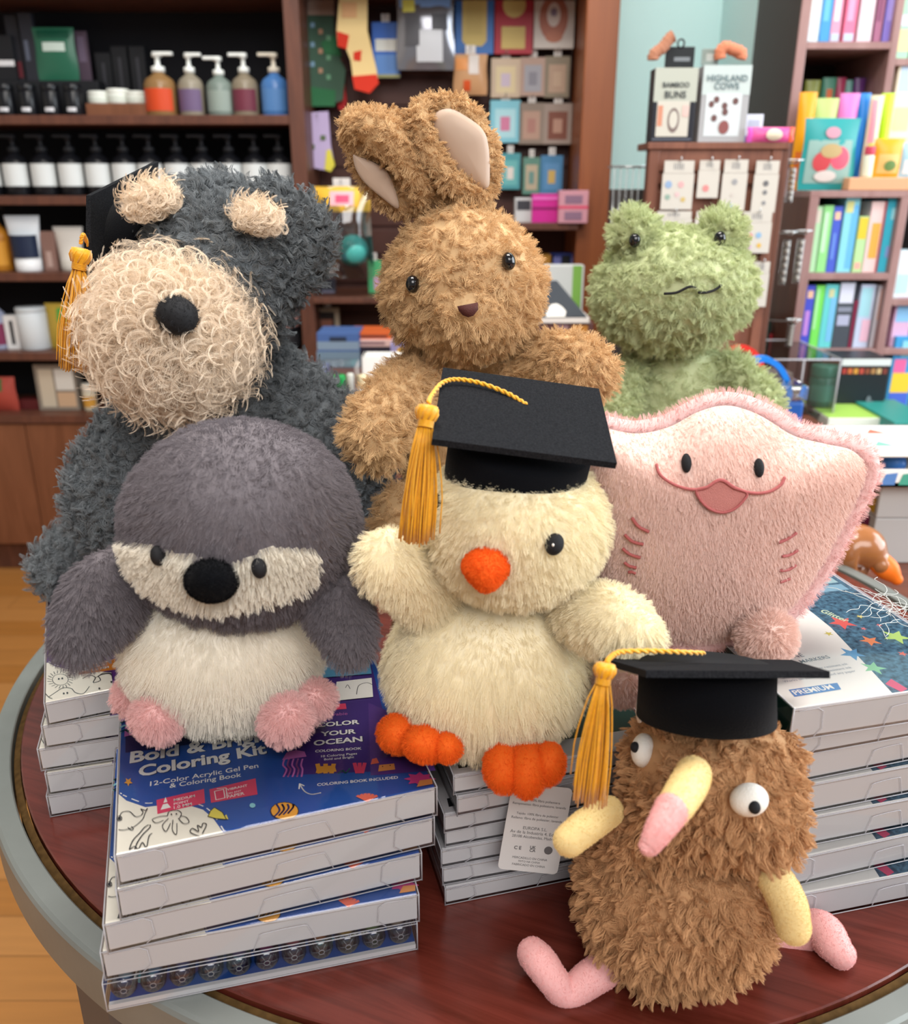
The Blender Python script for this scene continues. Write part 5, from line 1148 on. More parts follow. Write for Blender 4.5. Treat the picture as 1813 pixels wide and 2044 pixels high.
# ---- bottom shelf
pouch('red and green gift pouch at the left of the bottom shelf', 12, 822, 752, 56, 2.69, -.215, c_('#a8483c', .4), ((rct(.1, .6, .6, .95), c_('#3f6a3a', .4)),))
carton('low dark red tin on the bottom shelf', 60, 822, 798, 40, 2.70, -.215, c_('#5a2022', .4), d=.04)
carton('glass front boxed set with cream labels on the bottom shelf', 120, 820, 728, 80, 2.69, -.215, c_('#8a8074', .5), ((.1, .08, .45, .9, c_('#c9bda8', .5)), (.5, .45, .95, .9, c_('#d9d6ce', .5)), (.5, .08, .95, .4, c_('#c9a888', .5))), d=.05)
jar('small cream jar at the right of the glass front boxed set', 183, 820, 765, 26, 2.70, -.215, c_('#c9c0a8', .4), c_('#d8d2c4', .4), c_('#c8923c', .5))
carton('dark boxed item on the bottom shelf behind the schnauzer shoulder', 590, 745, 705, 40, 2.74, -.215, c_('#3a2422', .5), d=.05)

# ---------------------------------------------------------------- slatwall goods
YH = 2.853
def sock(lab, pts, y, m, parts, hook=True, d=.012):
    # outline in photo pixels, given thickness; coloured bands are parts
    t = thing('sock', lab, 'sock', P(sum(p[0] for p in pts) / len(pts), max(p[1] for p in pts), y), 0, 'socks hung on the slatwall')
    def slab(poly, mm, name, th, off=0):
        vs = [P(u, v, y - off) for u, v in poly]; n = len(poly); vs2 = [p + Vector((0, th, 0)) for p in vs]
        o = MB().add(vs + vs2, [tuple(range(n)), tuple(range(n, 2 * n))[::-1]] + [(i, n + i, n + (i + 1) % n, (i + 1) % n) for i in range(n)], mm, False).build(name, t, True); return o
    slab(pts, m, 'sock_body', d)
    for nm, poly, mm in parts: slab(poly, mm, nm, d + .004, .002)
    c = P(sum(p[0] for p in pts[:2]) / 2, min(p[1] for p in pts) + 8, y); MB().tube([c + Vector((0, -.02, 0)), Vector((c.x, YH, c.z))], .0016, M_CHROME, 6).build('peg_hook', t, True)
GRN = c_('#2f6a44', .8); RED = c_('#c8321f', .8)
sock('green patterned sock with pale cuff at the left of the slatwall', [(616, -40), (664, -40), (668, 90), (690, 140), (684, 200), (650, 212), (618, 208), (613, 100)], 2.78, c_('#3f5a4a', .8), [('cuff', [(614, -40), (666, -40), (667, 30), (614, 30)], c_('#a58f80', .8)), ('heel', [(640, 85), (668, 70), (682, 112), (650, 108)], GRN), ('toe', [(614, 172), (670, 180), (668, 212), (618, 212)], GRN)] + [('pattern_dot', [(620 + (k % 3) * 16, 45 + k * 13), (628 + (k % 3) * 16, 45 + k * 13), (628 + (k % 3) * 16, 55 + k * 13), (620 + (k % 3) * 16, 55 + k * 13)], c_(('#7a9ab0', '#b08a70', '#6a9a7a')[k % 3], .8)) for k in range(9)])
sock('yellow printed sock with red heel and toe hanging on the slatwall', [(680, -40), (733, -40), (733, 60), (752, 140), (755, 165), (738, 185), (708, 178), (700, 120), (688, 90), (673, 80), (672, 62)], 2.72, c_('#dfc48a', .8), [('heel', [(673, 62), (697, 70), (692, 98), (674, 92)], RED), ('toe', [(703, 152), (752, 148), (756, 166), (738, 186), (708, 178)], RED), ('print', [(706, 104), (722, 100), (720, 122), (706, 120)], RED), ('print', [(683, 5), (712, 5), (712, 35), (683, 35)], c_('#d8a878', .8))])
sock('red sock behind the yellow printed sock', [(662, 112), (682, 118), (692, 200), (688, 222), (676, 218), (664, 160)], 2.80, c_('#a8282a', .8), [])
sock('lavender sock with yellow toe low on the slatwall', [(614, 225), (655, 222), (660, 290), (667, 328), (660, 342), (640, 338), (614, 332)], 2.76, c_('#b9a8cc', .8), [('toe', [(652, 300), (660, 298), (668, 330), (660, 343), (648, 338)], c_('#d8cc4c', .8)), ('pattern_dot', [(640, 270), (650, 270), (650, 280), (640, 280)], c_('#5a6a48', .8)), ('pattern_dot', [(618, 288), (628, 288), (628, 298), (618, 298)], c_('#5a6a48', .8))])
BL = c_('#2f62b8', .4)
carton('blue hang pack with white window on the slatwall', 772, 155, 44, 54, 2.79, None, BL, ((.12, .48, .95, .70, c_('#d8d8d0', .5)), (.1, .05, .95, .42, c_('#5f8ac8', .5)), (.0, -.0, 1, .06, c_('#9a9a6a', .5))), d=.018, hook=YH, cat='packet', name='hang_pack', texts=(('PACK', .5, .6, .5, c_('#6a7aa8', .5)),) if False else ())
pouch('silver foil hang bag with blue header on the slatwall', 850, 140, -20, 112, 2.76, None, c_('#8f8f95', .15, metal=.6), ((rct(.05, .78, .95, .99), c_('#7fa4d8', .4)), (rct(.1, .72, .32, .88), c_('#e0dc6a', .4)), (rct(.35, .1, .8, .5), c_('#d5d8dc', .3)), (rct(.15, .3, .4, .68), c_('#5a5a5e', .4)), (rct(.62, .5, .9, .7), c_('#4a4a50', .4))), hook=YH, cat='packet', name='foil_bag')
GOLD = c_('#c8b06a', .5)
carton('blue hanging book pack with gold octagon panel', 947, 108, -25, 76, 2.79, None, c_('#3f6fb0', .45), (([(.18, .2), (.3, .12), (.7, .12), (.82, .2), (.82, .92), (.7, 1), (.3, 1), (.18, .92)], GOLD), (.3, .3, .7, .8, c_('#bfa864', .5))), d=.012, hook=YH, cat='packet', name='hang_pack')
carton('red hanging card pack with gold circle and gold square', 1025, 108, -25, 76, 2.79, None, c_('#a82838', .45), ((disc01(.5, .74, .30, .19), GOLD), (.18, .08, .80, .42, GOLD)), d=.012, hook=YH, cat='packet', name='hang_pack')
carton('white hanging pack with terracotta ring drawing', 1105, 97, -25, 80, 2.79, None, c_('#cfc8c0', .5), ((disc01(.48, .5, .36, .38), c_('#b0705c', .5)), (disc01(.48, .56, .17, .2), c_('#d8ccc4', .5)), (disc01(.5, .2, .22, .1), c_('#b87860', .5)), (disc01(.48, .6, .08, .07), c_('#8a7a90', .5))), d=.012, hook=YH, cat='packet', name='hang_pack')
pouch('orange and white snack bag hanging under the blue book pack', 939, 190, 108, 66, 2.77, None, c_('#c89a70', .3), ((rct(.05, .6, .4, .9), c_('#e0985c', .4)), (rct(.45, .5, .75, .98), c_('#d8cfc8', .4)), (rct(.3, .1, .5, .35), c_('#d8582c', .4))), hook=YH, cat='packet', name='snack_bag')
FR = 'small framed card packs on the slatwall'
for lab, u, v0, v1, w, oc, ic, ic2 in (('cream framed card pack, first in the upper row of small packs', 1009, 195, 116, 58, '#c9b49c', '#d9c8a0', '#c8b8c8'), ('taupe card pack with grey centre in the upper row of small packs', 1063, 192, 114, 50, '#b59a8c', '#a4a4ac', '#8a8a94'), ('olive brown card pack at the right of the upper row', 1111, 195, 112, 50, '#8a7f6c', '#b59a84', '#c0a68e'),
        ('pale blue shirt shaped card pack in the lower row', 1008, 285, 200, 60, '#7fc0d0', '#a8d4dc', '#c87a9a'), ('greyish card pack with pink centre in the lower row', 1060, 288, 205, 50, '#8a7c70', '#b0907f', '#a87a70'), ('dark brown card pack with pale cross in the lower row', 1112, 288, 206, 56, '#9a8a80', '#7a4a3c', '#b08a78'),
        ('teal card pack with figure, left in the bottom row', 1018, 378, 306, 40, '#4f98a0', '#6ab0b0', '#d8d0c8'), ('green and cream card pack in the middle of the bottom row', 1060, 388, 314, 34, '#5f8a7c', '#b8a890', '#6a9088'), ('blue card pack with gold dots at the right of the bottom row', 1100, 388, 310, 44, '#4a7fa8', '#5a8cb8', '#c8a860')):
    carton(lab, u, v0, v1, w, 2.80, None, c_(oc, .5), ((.16, .12, .84, .8, c_(ic, .5)), (.34, .28, .66, .62, c_(ic2, .5))), d=.014, hook=YH, cat='packet', name='card_pack', grp=FR)
carton('white and black boxed game on the niche shelf, half behind the rabbit', 1045, 437, 395, 34, 2.60, .349, c_('#c4c4c4', .5), ((.1, .5, .9, .9, c_('#3a3a40', .5)),), d=.05)
carton('magenta boxed game with stripes on the niche shelf', 1089, 437, 387, 54, 2.58, .349, c_('#c42a8c', .4), ((0, .45, 1, .55, c_('#8a1a60', .4)), (0, .8, 1, .9, c_('#dc6ab8', .4))), d=.06)
carton('pink boxed game with grey lettering on the niche shelf by the pillar', 1144, 437, 380, 58, 2.55, .349, c_('#c8909c', .4), ((0, .45, 1, .53, c_('#d84a6a', .4)), (.2, .6, .8, .85, c_('#8a6a80', .5)), (.2, .1, .8, .35, c_('#8a6a80', .5))), d=.05)
pouch('clear bag with yellow header and teal ball hanging low on the slatwall', 690, 556, 372, 110, 2.62, None, clear('bag_film', (.93, .95, .96), .12), ((rct(0, .735, 1.0, 1.0), c_('#e8b83c', .5)), (rct(.3, .80, .72, .95), c_('#e8b0b8', .5)), (rct(.4, .83, .64, .91), c_('#d04a70', .5))), hook=2.85, cat='packet', name='header_bag', bulge=.048)
tb_ = thing('toy_ball', 'teal toy ball inside the clear bag with yellow header', 'toy', P(705, 500, 2.62)); MB().add([q * .044 for q in ICO[4][0]], ICO[4][1], c_('#4fb0a8', .3), True).build('ball', tb_)
carton('green card game hanging below the teal ball', 750, 585, 520, 28, 2.70, None, c_('#4fae74', .5), ((.4, .1, .9, .5, c_('#c8a0c0', .5)),), d=.012, hook=YH, cat='packet', name='card_pack')
carton('grey hang pack beside the bookcase post', 656, 600, 548, 30, 2.72, None, c_('#4a4a55', .5), ((.1, .1, .9, .4, c_('#8a8aa0', .5)),), d=.012, hook=YH, cat='packet', name='hang_pack')
carton('cream framed picture tin leaning on the niche cabinet', 656, 672, 614, 46, 2.72, -.03 if False else None, c_('#a89c88', .5), ((.12, .15, .8, .85, c_('#241a18', .5)), (.2, .35, .7, .6, c_('#8a5a48', .5))), d=.02, hook=YH)
carton('amber boxed card deck on the niche shelf behind the rabbit', 1092, 540, 508, 30, 2.66, .142 if False else None, c_('#c8923c', .5), d=.05, name='card_deck')
carton('blue boxed card deck with gold seal behind the white and green box', 1128, 540, 506, 60, 2.66, None, c_('#2a3a80', .5), ((.1, .3, .35, .8, c_('#7a80c0', .5)), (.7, .3, .95, .8, c_('#7a80c0', .5)), (.38, .1, .66, .9, BLKM)), d=.05, name='card_deck')

# ---------------------------------------------------------------- on the display table
carton('lowest game box of the blue grey pile', 676, 728, 702, 86, 2.28, 0, c_('#6f8698', .5), ((0, .1, 1, .5, c_('#8aa0b0', .5)),), d=.12, cat='game box', name='game_box')
carton('blue game box on top of the blue grey pile', 676, 702, 665, 84, 2.28, None, c_('#4a68a0', .5), ((0, .1, 1, .55, c_('#7f94a8', .5)), (.3, .55, .7, .8, c_('#2a3448', .5))), d=.12, cat='game box', name='game_box')
carton('black game box under the pink and orange ones', 745, 722, 692, 84, 2.30, 0, c_('#2a2230', .5), d=.12, cat='game box', name='game_box')
carton('pale pink game box in the middle of the pile', 745, 692, 678, 80, 2.30, None, c_('#dcb8b0', .5), ((.1, .3, .8, .7, c_('#8a6a70', .5)),), d=.12, cat='game box', name='game_box')
carton('orange game box on top of the pile behind the rabbit', 740, 678, 664, 84, 2.31, None, c_('#d0602c', .5), ((.2, .3, .9, .6, c_('#3a2a30', .5)),), d=.12, cat='game box', name='game_box')
carton('small lilac box with yellow circle beside the rabbit', 805, 712, 686, 50, 2.2, None, c_('#9a94c0', .5), ((disc01(.45, .45, .2, .3), c_('#d8a82c', .5)),), d=.05, cat='game box', name='game_box')
st = thing('box_pile_base', 'low stack of plain cartons under the small lilac box', 'box', P(805, 735, 2.2)); st.location.z = 0
hz = P(805, 712, 2.2).z; MB().box((0, .03, hz / 2), (.1, .06, hz), c_('#b8a890', .6), .001).build('box_body', st)
# white tray with pink front
wt = thing('white_tray', 'white tray box with pink panel leaning beside the rabbit arm', 'tray', P(790, 800, 1.86)); wt.location.z = 0; k = depth(wt.location) / FPX; hz = P(790, 712, 1.86).z
mb = MB()
for x in (-1, 1): mb.box((x * 62 * k, .03, hz / 2), (.006, .06, hz), WHITE, .001)
mb.box((0, .03, hz - .003), (128 * k, .06, .006), WHITE, .001).box((0, .058, hz / 2), (124 * k, .004, hz - .01), WHITE).box((-40 * k, .0, hz / 2), (44 * k, .004, hz), WHITE).build('tray_frame', wt); MB().box((18 * k, .03, hz / 2), (70 * k, .03, hz * .85), c_('#c87aa8', .5)).build('pink_panel', wt)
# clear case of chunky markers
mc = thing('marker_case', 'clear case holding white and green chunky markers', 'case', P(671, 842, 1.72)); mc.location.z = 0; k = depth(mc.location) / FPX; hz = P(671, 735, 1.72).z
MB().box((0, .045, hz / 2 + .002), (82 * k, .09, hz), M_CLEAR, .002).build('clear_case', mc)
for u, w, cc, top, lab in ((643, 20, '#d8d8cc', 745, 'white chunky marker at the left end of the clear case'), (664, 20, '#1fa04f', 748, 'left one of two green markers in the clear case'), (684, 20, '#1b9a4a', 748, 'right one of two green markers in the clear case'), (703, 14, '#dcdcd0', 745, 'white marker at the right end of the clear case')):
    b, w, h = spot(u, 838, top, w, 1.745, .004); t = thing('chunky_marker', lab, 'marker', b, 0, 'chunky markers in the clear case'); r = w / 2
    lath([(r * .9, 0), (r, .003), (r, h * .40)], c_('#2a4a3c' if 'green' in lab else cc, .4), t, 'barrel'); lath([(r * 1.02, h * .40), (r * 1.02, h - .004), (r * .85, h), (0, h)], c_(cc, .35), t, 'cap')
carton('pink and blue magazines lying flat left of the marker case', 612, 800, 752, 60, 1.80, 0, c_('#7a84a8', .5), ((0, .6, 1, .95, c_('#c86a98', .5)), (0, .1, 1, .35, c_('#c8b070', .5))), d=.15, cat='magazine', name='magazine_stack')
jar('small white glue bottle beside the clear marker case', 727, 838, 748, 20, 1.78, 0, c_('#e4e0d8', .4), c_('#e8d8b0', .4), c_('#d8a898', .5), cat='bottle', name='glue_bottle')
# stack right of the rabbit: colourful boxes, grey lidded card box, upright white and green box
yb = 1.95
for j, (hx, lab, v0, v1) in enumerate((('#a8303a', 'red game box at the bottom of the stack right of the rabbit', 725, 668), ('#6a4a48', 'dark game box with orange corner under the grey card box', 668, 646))):
    carton(lab, 1128, v0, v1, 112, yb, 0 if j == 0 else None, c_(hx, .5), ((.62, .15, .9, .85, c_('#c8883c', .5)), (.35, .2, .55, .9, c_('#9a7a80', .5))) if j else (), d=.13, cat='game box', name='game_box')
gb = thing('card_box', 'dark grey card box with white arch label and white front edge', 'box', P(1125, 645, yb - .005)); k = depth(gb.location) / FPX; z0 = gb.location.z
MB().box((0, .08, .006), (104 * k, .16, .012), WHITE, .001).build('box_tray', gb)
A, B, C_, D = P(1065, 634, yb - .006), P(1172, 632, yb - .006), P(1112, 560, yb + .14), P(1088, 560, yb + .14); off = Vector(gb.location)
vs = [A - off, B - off, C_ - off, D - off]; mb = MB().add(vs + [Vector((vs[3].x, .155, .012)), Vector((vs[2].x, .155, .012)), Vector((vs[1].x, .0, .012)), Vector((vs[0].x, 0, .012))], [(0, 1, 2, 3), (3, 2, 5, 4), (1, 6, 5, 2), (0, 3, 4, 7), (4, 5, 6, 7), (0, 7, 6, 1)], c_('#3f444c', .5)); mb.build('sloped_lid', gb)
nn = (vs[1] - vs[0]).cross(vs[3] - vs[0]).normalized(); lift = nn * .0012
ar = [(1090, 633.5), (1128, 633), (1130, 622), (1122, 613), (1112, 607), (1102, 608), (1095, 615), (1091, 623)]
def on_lid(u, v):
    d = ray(u, v); o = Vector((0, 0, CAMH)); return o + d * ((A - o).dot(nn) / d.dot(nn)) - off + lift
MB().add([on_lid(u, v) for u, v in ar], [tuple(range(len(ar)))], WHITE).build('arch_label', gb)
carton('upright white box with green stripe behind the grey card box', 1122, 646, 530, 78, 2.14, .10, c_('#cfd2d0', .5), ((.72, 0, .95, 1, c_('#7fb050', .5)),), d=.04)
sb = thing('box_pile_base', 'plain cartons supporting the upright white box', 'box', (P(1122, 640, 2.14).x, 2.16, 0)); MB().box((0, .03, .0495), (.09, .08, .099), c_('#6a4a40', .6), .001).build('box_body', sb)
# ---- right half of the table
M_ACR = clear('acrylic', (.93, .96, .96), .14, .04)
ab = thing('acrylic_case', 'large clear acrylic display case behind the frog, green jar inside', 'case', P(1565, 835, 1.78)); ab.location.z = 0
x0, x1 = P(1480, 830, 1.78).x - ab.location.x, P(1662, 830, 1.78).x - ab.location.x; hz = P(1600, 718, 1.78).z
MB().box(((x0 + x1) / 2, .12, hz / 2), (x1 - x0, .24, hz), M_ACR, .003).build('case_shell', ab)
mb = MB()
for x in (x0, (x0 + x1) / 2 + .02, x1): mb.tube([(x, 0, .002), (x, 0, hz)], .0022, M_CLEARE, 6)
mb.tube([(x0, 0, hz), (x1, 0, hz), (x1, .24, hz), (x0, .24, hz), (x0, 0, hz)], .0022, M_CLEARE, 6).build('case_edges', ab)
jar('dark green jar inside the clear acrylic case', 1630, 822, 728, 44, 1.84, .006, c_('#2f6a58', .3), c_('#3a7a66', .3), c_('#4a8a78', .5))
carton('grey boxed item inside the clear acrylic case', 1545, 812, 745, 60, 1.86, .006, c_('#a89c98', .5), d=.06)
for j, (u, lab) in enumerate(((1487, 'first dark green folder standing behind the frog shoulder'), (1500, 'second dark green folder standing behind the frog shoulder'), (1513, 'third dark green folder standing behind the frog shoulder'), (1526, 'fourth dark green folder standing behind the frog shoulder'))):
    carton(lab, u, 712, 628 + j * 3, 11, 2.10, 0, c_(('#14302c', '#1a3a34', '#163029', '#1c3833')[j], .4), ((.3, .1, .5, .9, c_('#2c5048', .4)),), d=.10, cat='folder', name='folder', grp='dark green folders', pn='spine_print')
carton('red box beside the dark green folders', 1545, 712, 668, 40, 2.12, 0, c_('#b02a34', .5), d=.06)
def caddy(lab, u, vb, vt, w, y, m, hpts, hm):
    b, w, h = spot(u, vb, vt, w, y, 0); t = thing('craft_bucket', lab, 'bucket', b)
    MB().box((0, .05, h * .38), (w, .10, h * .76), m, .006).build('bucket_body', t); MB().box((0, .05, h * .88), (w * 1.05, .108, h * .22), M_ACR, .004).build('lid', t)
    pts = crv([tuple(P(a, c, y + .05)) for a, c in hpts], 8); mb = MB(); pts = [Vector(p) for p in pts]; vs = []; fs = []
    for i, p in enumerate(pts):
        tg_ = (pts[min(i + 1, len(pts) - 1)] - pts[max(0, i - 1)]).normalized(); n = Vector((tg_.z, 0, -tg_.x)).normalized()
        for a, c in ((-.005, -.009), (.005, -.009), (.005, .009), (-.005, .009)): vs.append(p + n * a + Vector((0, c, 0)))
    for i in range(len(pts) - 1):
        for q in range(4): fs.append((i * 4 + q, i * 4 + (q + 1) % 4, i * 4 + 4 + (q + 1) % 4, i * 4 + 4 + q))
    fs += [(0, 3, 2, 1), tuple(range(len(vs) - 4, len(vs)))]
    mb.add(vs, fs, hm).build('handle', t, True); return t
caddy('small clear lidded bucket with red handle behind the blue one', 1478, 820, 758, 80, 1.66, c_('#b8a8a8', .4), [(1430, 790), (1434, 735), (1452, 705), (1478, 694), (1500, 700), (1516, 722), (1522, 755), (1522, 775)], c_('#e0352c', .35))
caddy('blue craft bucket with clear lid and blue carrying handle', 1548, 858, 768, 104, 1.50, c_('#2a5aa8', .35), [(1480, 775), (1484, 740), (1500, 722), (1525, 716), (1550, 728), (1566, 752), (1573, 778), (1574, 800)], c_('#1f7fe0', .35))
carton('black paint set box with a row of coloured pans and clear lid', 1716, 808, 716, 96, 1.86, -.045, c_('#20262a', .4), tuple((.03 + k * .118, .78, .12 + k * .118, .86, c_(('#a83a34', '#c8683a', '#d0903c', '#b84a3c', '#8a4a34', '#a87a4c', '#c8a878', '#7a3a30')[k], .5)) for k in range(8)) + ((0, .9, 1, 1, c_('#d8dcdc', .3)), (disc01(.66, .4, .05, .06), c_('#6a7074', .5)), (disc01(.74, .33, .05, .06), c_('#6a7074', .5))), d=.10, cat='paint set', name='paint_set')
carton('red paint tin on the low shelf of the right bookcase', 1700, 738, 714, 60, 2.04, -.085, c_('#c02a3a', .4), d=.05, name='paint_tin'); carton('yellow paint tin on the low shelf of the right bookcase', 1748, 738, 716, 30, 2.04, -.085, c_('#d8b82c', .4), d=.05, name='paint_tin')
def slab(lab, u0, u1, vf, y, d, h, z, m, cat='pad', name='paper_pad', edge=None, rz=0):
    a = P(u0, vf, y); b = P(u1, vf, y); t = thing(name, lab, cat, ((a.x + b.x) / 2, y, z), rz); w = b.x - a.x
    MB().box((0, d / 2, h / 2), (w, d, h), m, .0015).build('pad_body' if name == 'paper_pad' else 'box_body', t)
    if edge: MB().box((0, d / 2, h + .0006), (w * .98, d * .97, .0012), edge).build('cover', t)
    return t
slab('thick white paper pad under the green one', 1660, 1800, 850, 1.72, .2, .024, -.045, c_('#e4e6e2', .5))
slab('lime green paper pad lying on the white pad', 1655, 1785, 832, 1.74, .18, .024, -.0205, c_('#dfe6d8', .5), edge=c_('#a4cc5c', .4))
slab('teal box at the right edge beside the paper pads', 1785, 1880, 850, 1.68, .2, .055, -.045, c_('#2f8a80', .4), 'box', 'carton')
# patterned ball game box on two grey boxes
px0 = P(1755, 1000, 1.12).x
def tower(lab, z0, z1, m, prints=(), y=1.12, w=.2, d=.3, name='carton', x=0):
    t = thing(name, lab, 'box', (px0 + w / 2 + x, y, z0)); MB().box((0, d / 2, (z1 - z0) / 2), (w, d, z1 - z0 - .0006), m, .0015).build('box_body', t)
    if prints:
        p = MB(); 
        for a, b, c, e, mm in prints: p.quad((-w / 2 - .0006, d * a, (z1 - z0) * b), (-w / 2 - .0006, d * a, (z1 - z0) * e), (-w / 2 - .0006, d * c, (z1 - z0) * e), (-w / 2 - .0006, d * c, (z1 - z0) * b), mm)
        p.build('printed_side', t)
    return t
GRB = c_('#b9b6b3', .5)
pr = [(a, b, a + .14, b + .4, c_(h_, .5)) for (a, b), h_ in zip(((.02, .1), (.2, .5), (.4, .1), (.6, .5), (.8, .1), (.05, .55), (.45, .55), (.25, .05)), ('#c8a02c', '#2a2a30', '#a82a48', '#c8b03c', '#3a5a8a', '#7a2050', '#20282c', '#b85a3c'))]
t1 = tower('lower grey box of the pair at the right edge, white label', -.045, .022, GRB, pr); t2 = tower('upper grey box of the pair at the right edge', .022, .074, GRB, pr)
for t_ in (t1, t2):
    MB().box((.05, -.0006, .024), (.04, .0008, .03), c_('#dedede', .5)).build('paper_label', t_)
bg = thing('ball_game_box', 'white patterned ball game box with open window on the grey boxes', 'game box', (px0 + .075, 1.10, .074)); bw, bd, bh = .29, .15, .045
mb = MB(); mb.box((0, bd / 2, .003), (bw, bd, .006), WHITE).box((0, bd / 2, bh - .002), (bw, bd, .004), WHITE, .001).box((0, bd - .002, bh / 2), (bw, .004, bh), WHITE).box((-bw / 2 + .002, bd / 2 + .02, bh / 2), (.004, bd - .04, bh), WHITE).box((bw / 2 - .002, bd / 2, bh / 2), (.004, bd, bh), WHITE).box((0, .002, .012), (bw, .004, .024), WHITE)
mb.build('box_shell', bg); p = MB()
rn = random.Random(5)
for k in range(16):
    x, y = rn.uniform(-.12, .12), rn.uniform(.02, .11); s_ = .014; mm = c_(('#e8705c', '#e8705c', '#7fc0a8', '#5f8ac8')[k % 4], .5); p.add([(x - s_, y, bh + .0006), (x + s_, y, bh + .0006), (x, y + s_ * 1.6, bh + .0006)], [(0, 1, 2)], mm)
for k in range(10):
    x = -.11 + k * .023; mm = c_(('#e87a94', '#5f8ac8', '#4fa890', '#e8705c', '#d8c84c')[k % 5], .5); p.add([(x, -.0007, .003), (x + .018, -.0007, .003), (x + .02, -.0007, .02), (x + .004, -.0007, .018)], [(0, 1, 2, 3)], mm)
p.build('printed_pattern', bg)
for (u, v, hx, lab) in ((1755, 915, '#2f7a58', 'green ball in the window of the patterned game box'), (1786, 921, '#3a70b8', 'blue ball in the window of the patterned game box')):
    t = thing('game_ball', lab, 'ball', P(u, v, 1.135 + (.02 if 'green' in lab else 0)), 0, 'balls in the game box'); t.location.z = .0805 + .0155; MB().add([q * .0155 for q in ICO[4][0]], ICO[4][1], c_(hx, .35), True).build('ball', t)
# wooden toy duck and paper shreds
td = thing('wooden_duck', 'brown wooden toy duck with orange beak beside the starry marker box', 'toy', P(1720, 1170, 1.02)); td.location.z = -.045
M_WD = mat('varnished_duck', col('a86a3c'), .22, .5, noise_amt=.25, noise_scale=30, coat=.4)
o = limb([(1668, 1120, 1.06, 40), (1700, 1100, 1.04, 56), (1728, 1098, 1.03, 46), (1752, 1118, 1.02, 26), (1760, 1128, 1.015, 20)], M_WD, 'duck_body', td); o2 = limb([(1758, 1124, 1.015, 23), (1775, 1140, 1.01, 22), (1790, 1156, 1.005, 12)], c_('#ee7420', .35), 'beak', td, flat=.7)
MB().box((P(1706, 1140, 1.04).x - td.location.x, .02, .004 ), (.06, .07, .008), M_WD, .003).box((P(1706, 1140, 1.04).x - td.location.x, .02, .02), (.012, .012, .03), M_WD).build('stand', td)
mb = MB(); rn = random.Random(11)
for k in range(26):
    u = rn.uniform(1740, 1802); v = 1132 + .75 * (u - 1680) + rn.uniform(0, 26); p0 = PZ(u, v, 7 * RH + .0012); a = rn.uniform(0, 6.28); pts = [p0]
    for j in range(6):
        a += rn.uniform(-1, 1); pts.append(pts[-1] + Vector((math.cos(a), math.sin(a), rn.uniform(.0, .25) * (1 if j < 3 else -.4))) * .006)
    mb.tube([tuple(q) for q in crv([tuple(q) for q in pts], 3)], .00022, c_('#cfd3cf', .6), 4)
o = mb.build('paper_shreds'); tag(o, 'tangle of white paper shreds on the back edge of the starry marker box', 'paper shreds', None, 'stuff')

# ---------------------------------------------------------------- display rack with cards
yr = 1.75; x0, x1 = P(1290, 400, yr).x, P(1552, 400, yr).x; zt = P(1400, 284, yr).z
M_RACK = wood('rack_walnut', col('6a4032'), col('8a5a46'), 6, (5, 5, .6), .42)
rk_ = thing('card_rack', 'brown wooden display rack hung with white cards behind the frog', 'rack', ((x0 + x1) / 2, yr, 0))
mb = bx(x0, x1, yr + .012, yr + .03, .0, zt - .03, M_RACK)
for k in range(6): bx(x0 + .02, x1 - .02, yr + .006, yr + .0125, .04 + k * .082, .04 + k * .082 + .070, M_RACK, mb=mb)
mb.build('slat_panel', rk_, True)
fchild('post', rk_, x0, x0 + .02, yr, yr + .03, 0, zt - .012, M_RACK); fchild('post', rk_, x1 - .02, x1, yr, yr + .03, 0, zt - .012, M_RACK)
fchild('top_board', rk_, x0 - .004, x1 + .01, yr - .004, yr + .10, zt - .012, zt, M_RACK); fchild('header_rail', rk_, x0 + .02, x1 - .02, yr + .002, yr + .012, zt - .05, zt - .0125, M_RACK)
fchild('side_panel', rk_, x1, x1 + .012, yr, yr + .22, 0, zt - .012, M_CASE); fchild('base_board', rk_, x0, x1, yr - .02, yr + .06, 0, .012, M_RACK)
CARD = c_('#cbc6bc', .6); INKC = c_('#8a8a8c', .6)
def card(lab, u0, v0, u1, v1, prints):
    b, w, h = spot((u0 + u1) / 2, v1, v0, u1 - u0, yr - .012, None); t = thing('display_card', lab, 'card', b, 0, 'white cards on the rack')
    MB().box((0, 0, h * .36), (w, .002, h * .72), CARD).box((0, 0, h * .85), (w * .94, .0025, h * .25), CARD).build('card_back', t); p = MB(); e = -.0016
    for k in range(5): p.quad(((-.17 + k * .07) * w, e, h * .80), ((-.14 + k * .07) * w, e, h * .80), ((-.14 + k * .07) * w, e, h * .92), ((-.17 + k * .07) * w, e, h * .92), INKC)
    for x, y, r_, hx in prints: p.add([((x - .5) * w + r_ * w * math.cos(q * .785), e, y * h + r_ * w * math.sin(q * .785)) for q in range(8)], [tuple(range(8))], c_(hx, .5))
    p.build('print', t); MB().tube([(0, -.014, h + .004), (0, -.012, h - .003), (0, .02, h - .003)], .0012, M_CHROME, 6).build('peg_hook', t)
card('white sticker card with blue bird and small figures, first on the rack', 1318, 318, 1380, 418, ((.2, .5, .12, '#8fa8c8'), (.6, .5, .1, '#d8a8a8'), (.2, .25, .09, '#8fa89a'), (.7, .2, .08, '#c8b070'), (.5, .3, .08, '#d8b8b8')))
card('short white card with red charm, second on the rack', 1390, 318, 1432, 395, ((.4, .25, .16, '#d88a88'),))
card('long white card with grey pendant, third on the rack', 1436, 316, 1485, 420, ((.5, .55, .12, '#9a9a9c'), (.45, .3, .08, '#c8c0b8'), (.4, .08, .14, '#a8b8d8')))
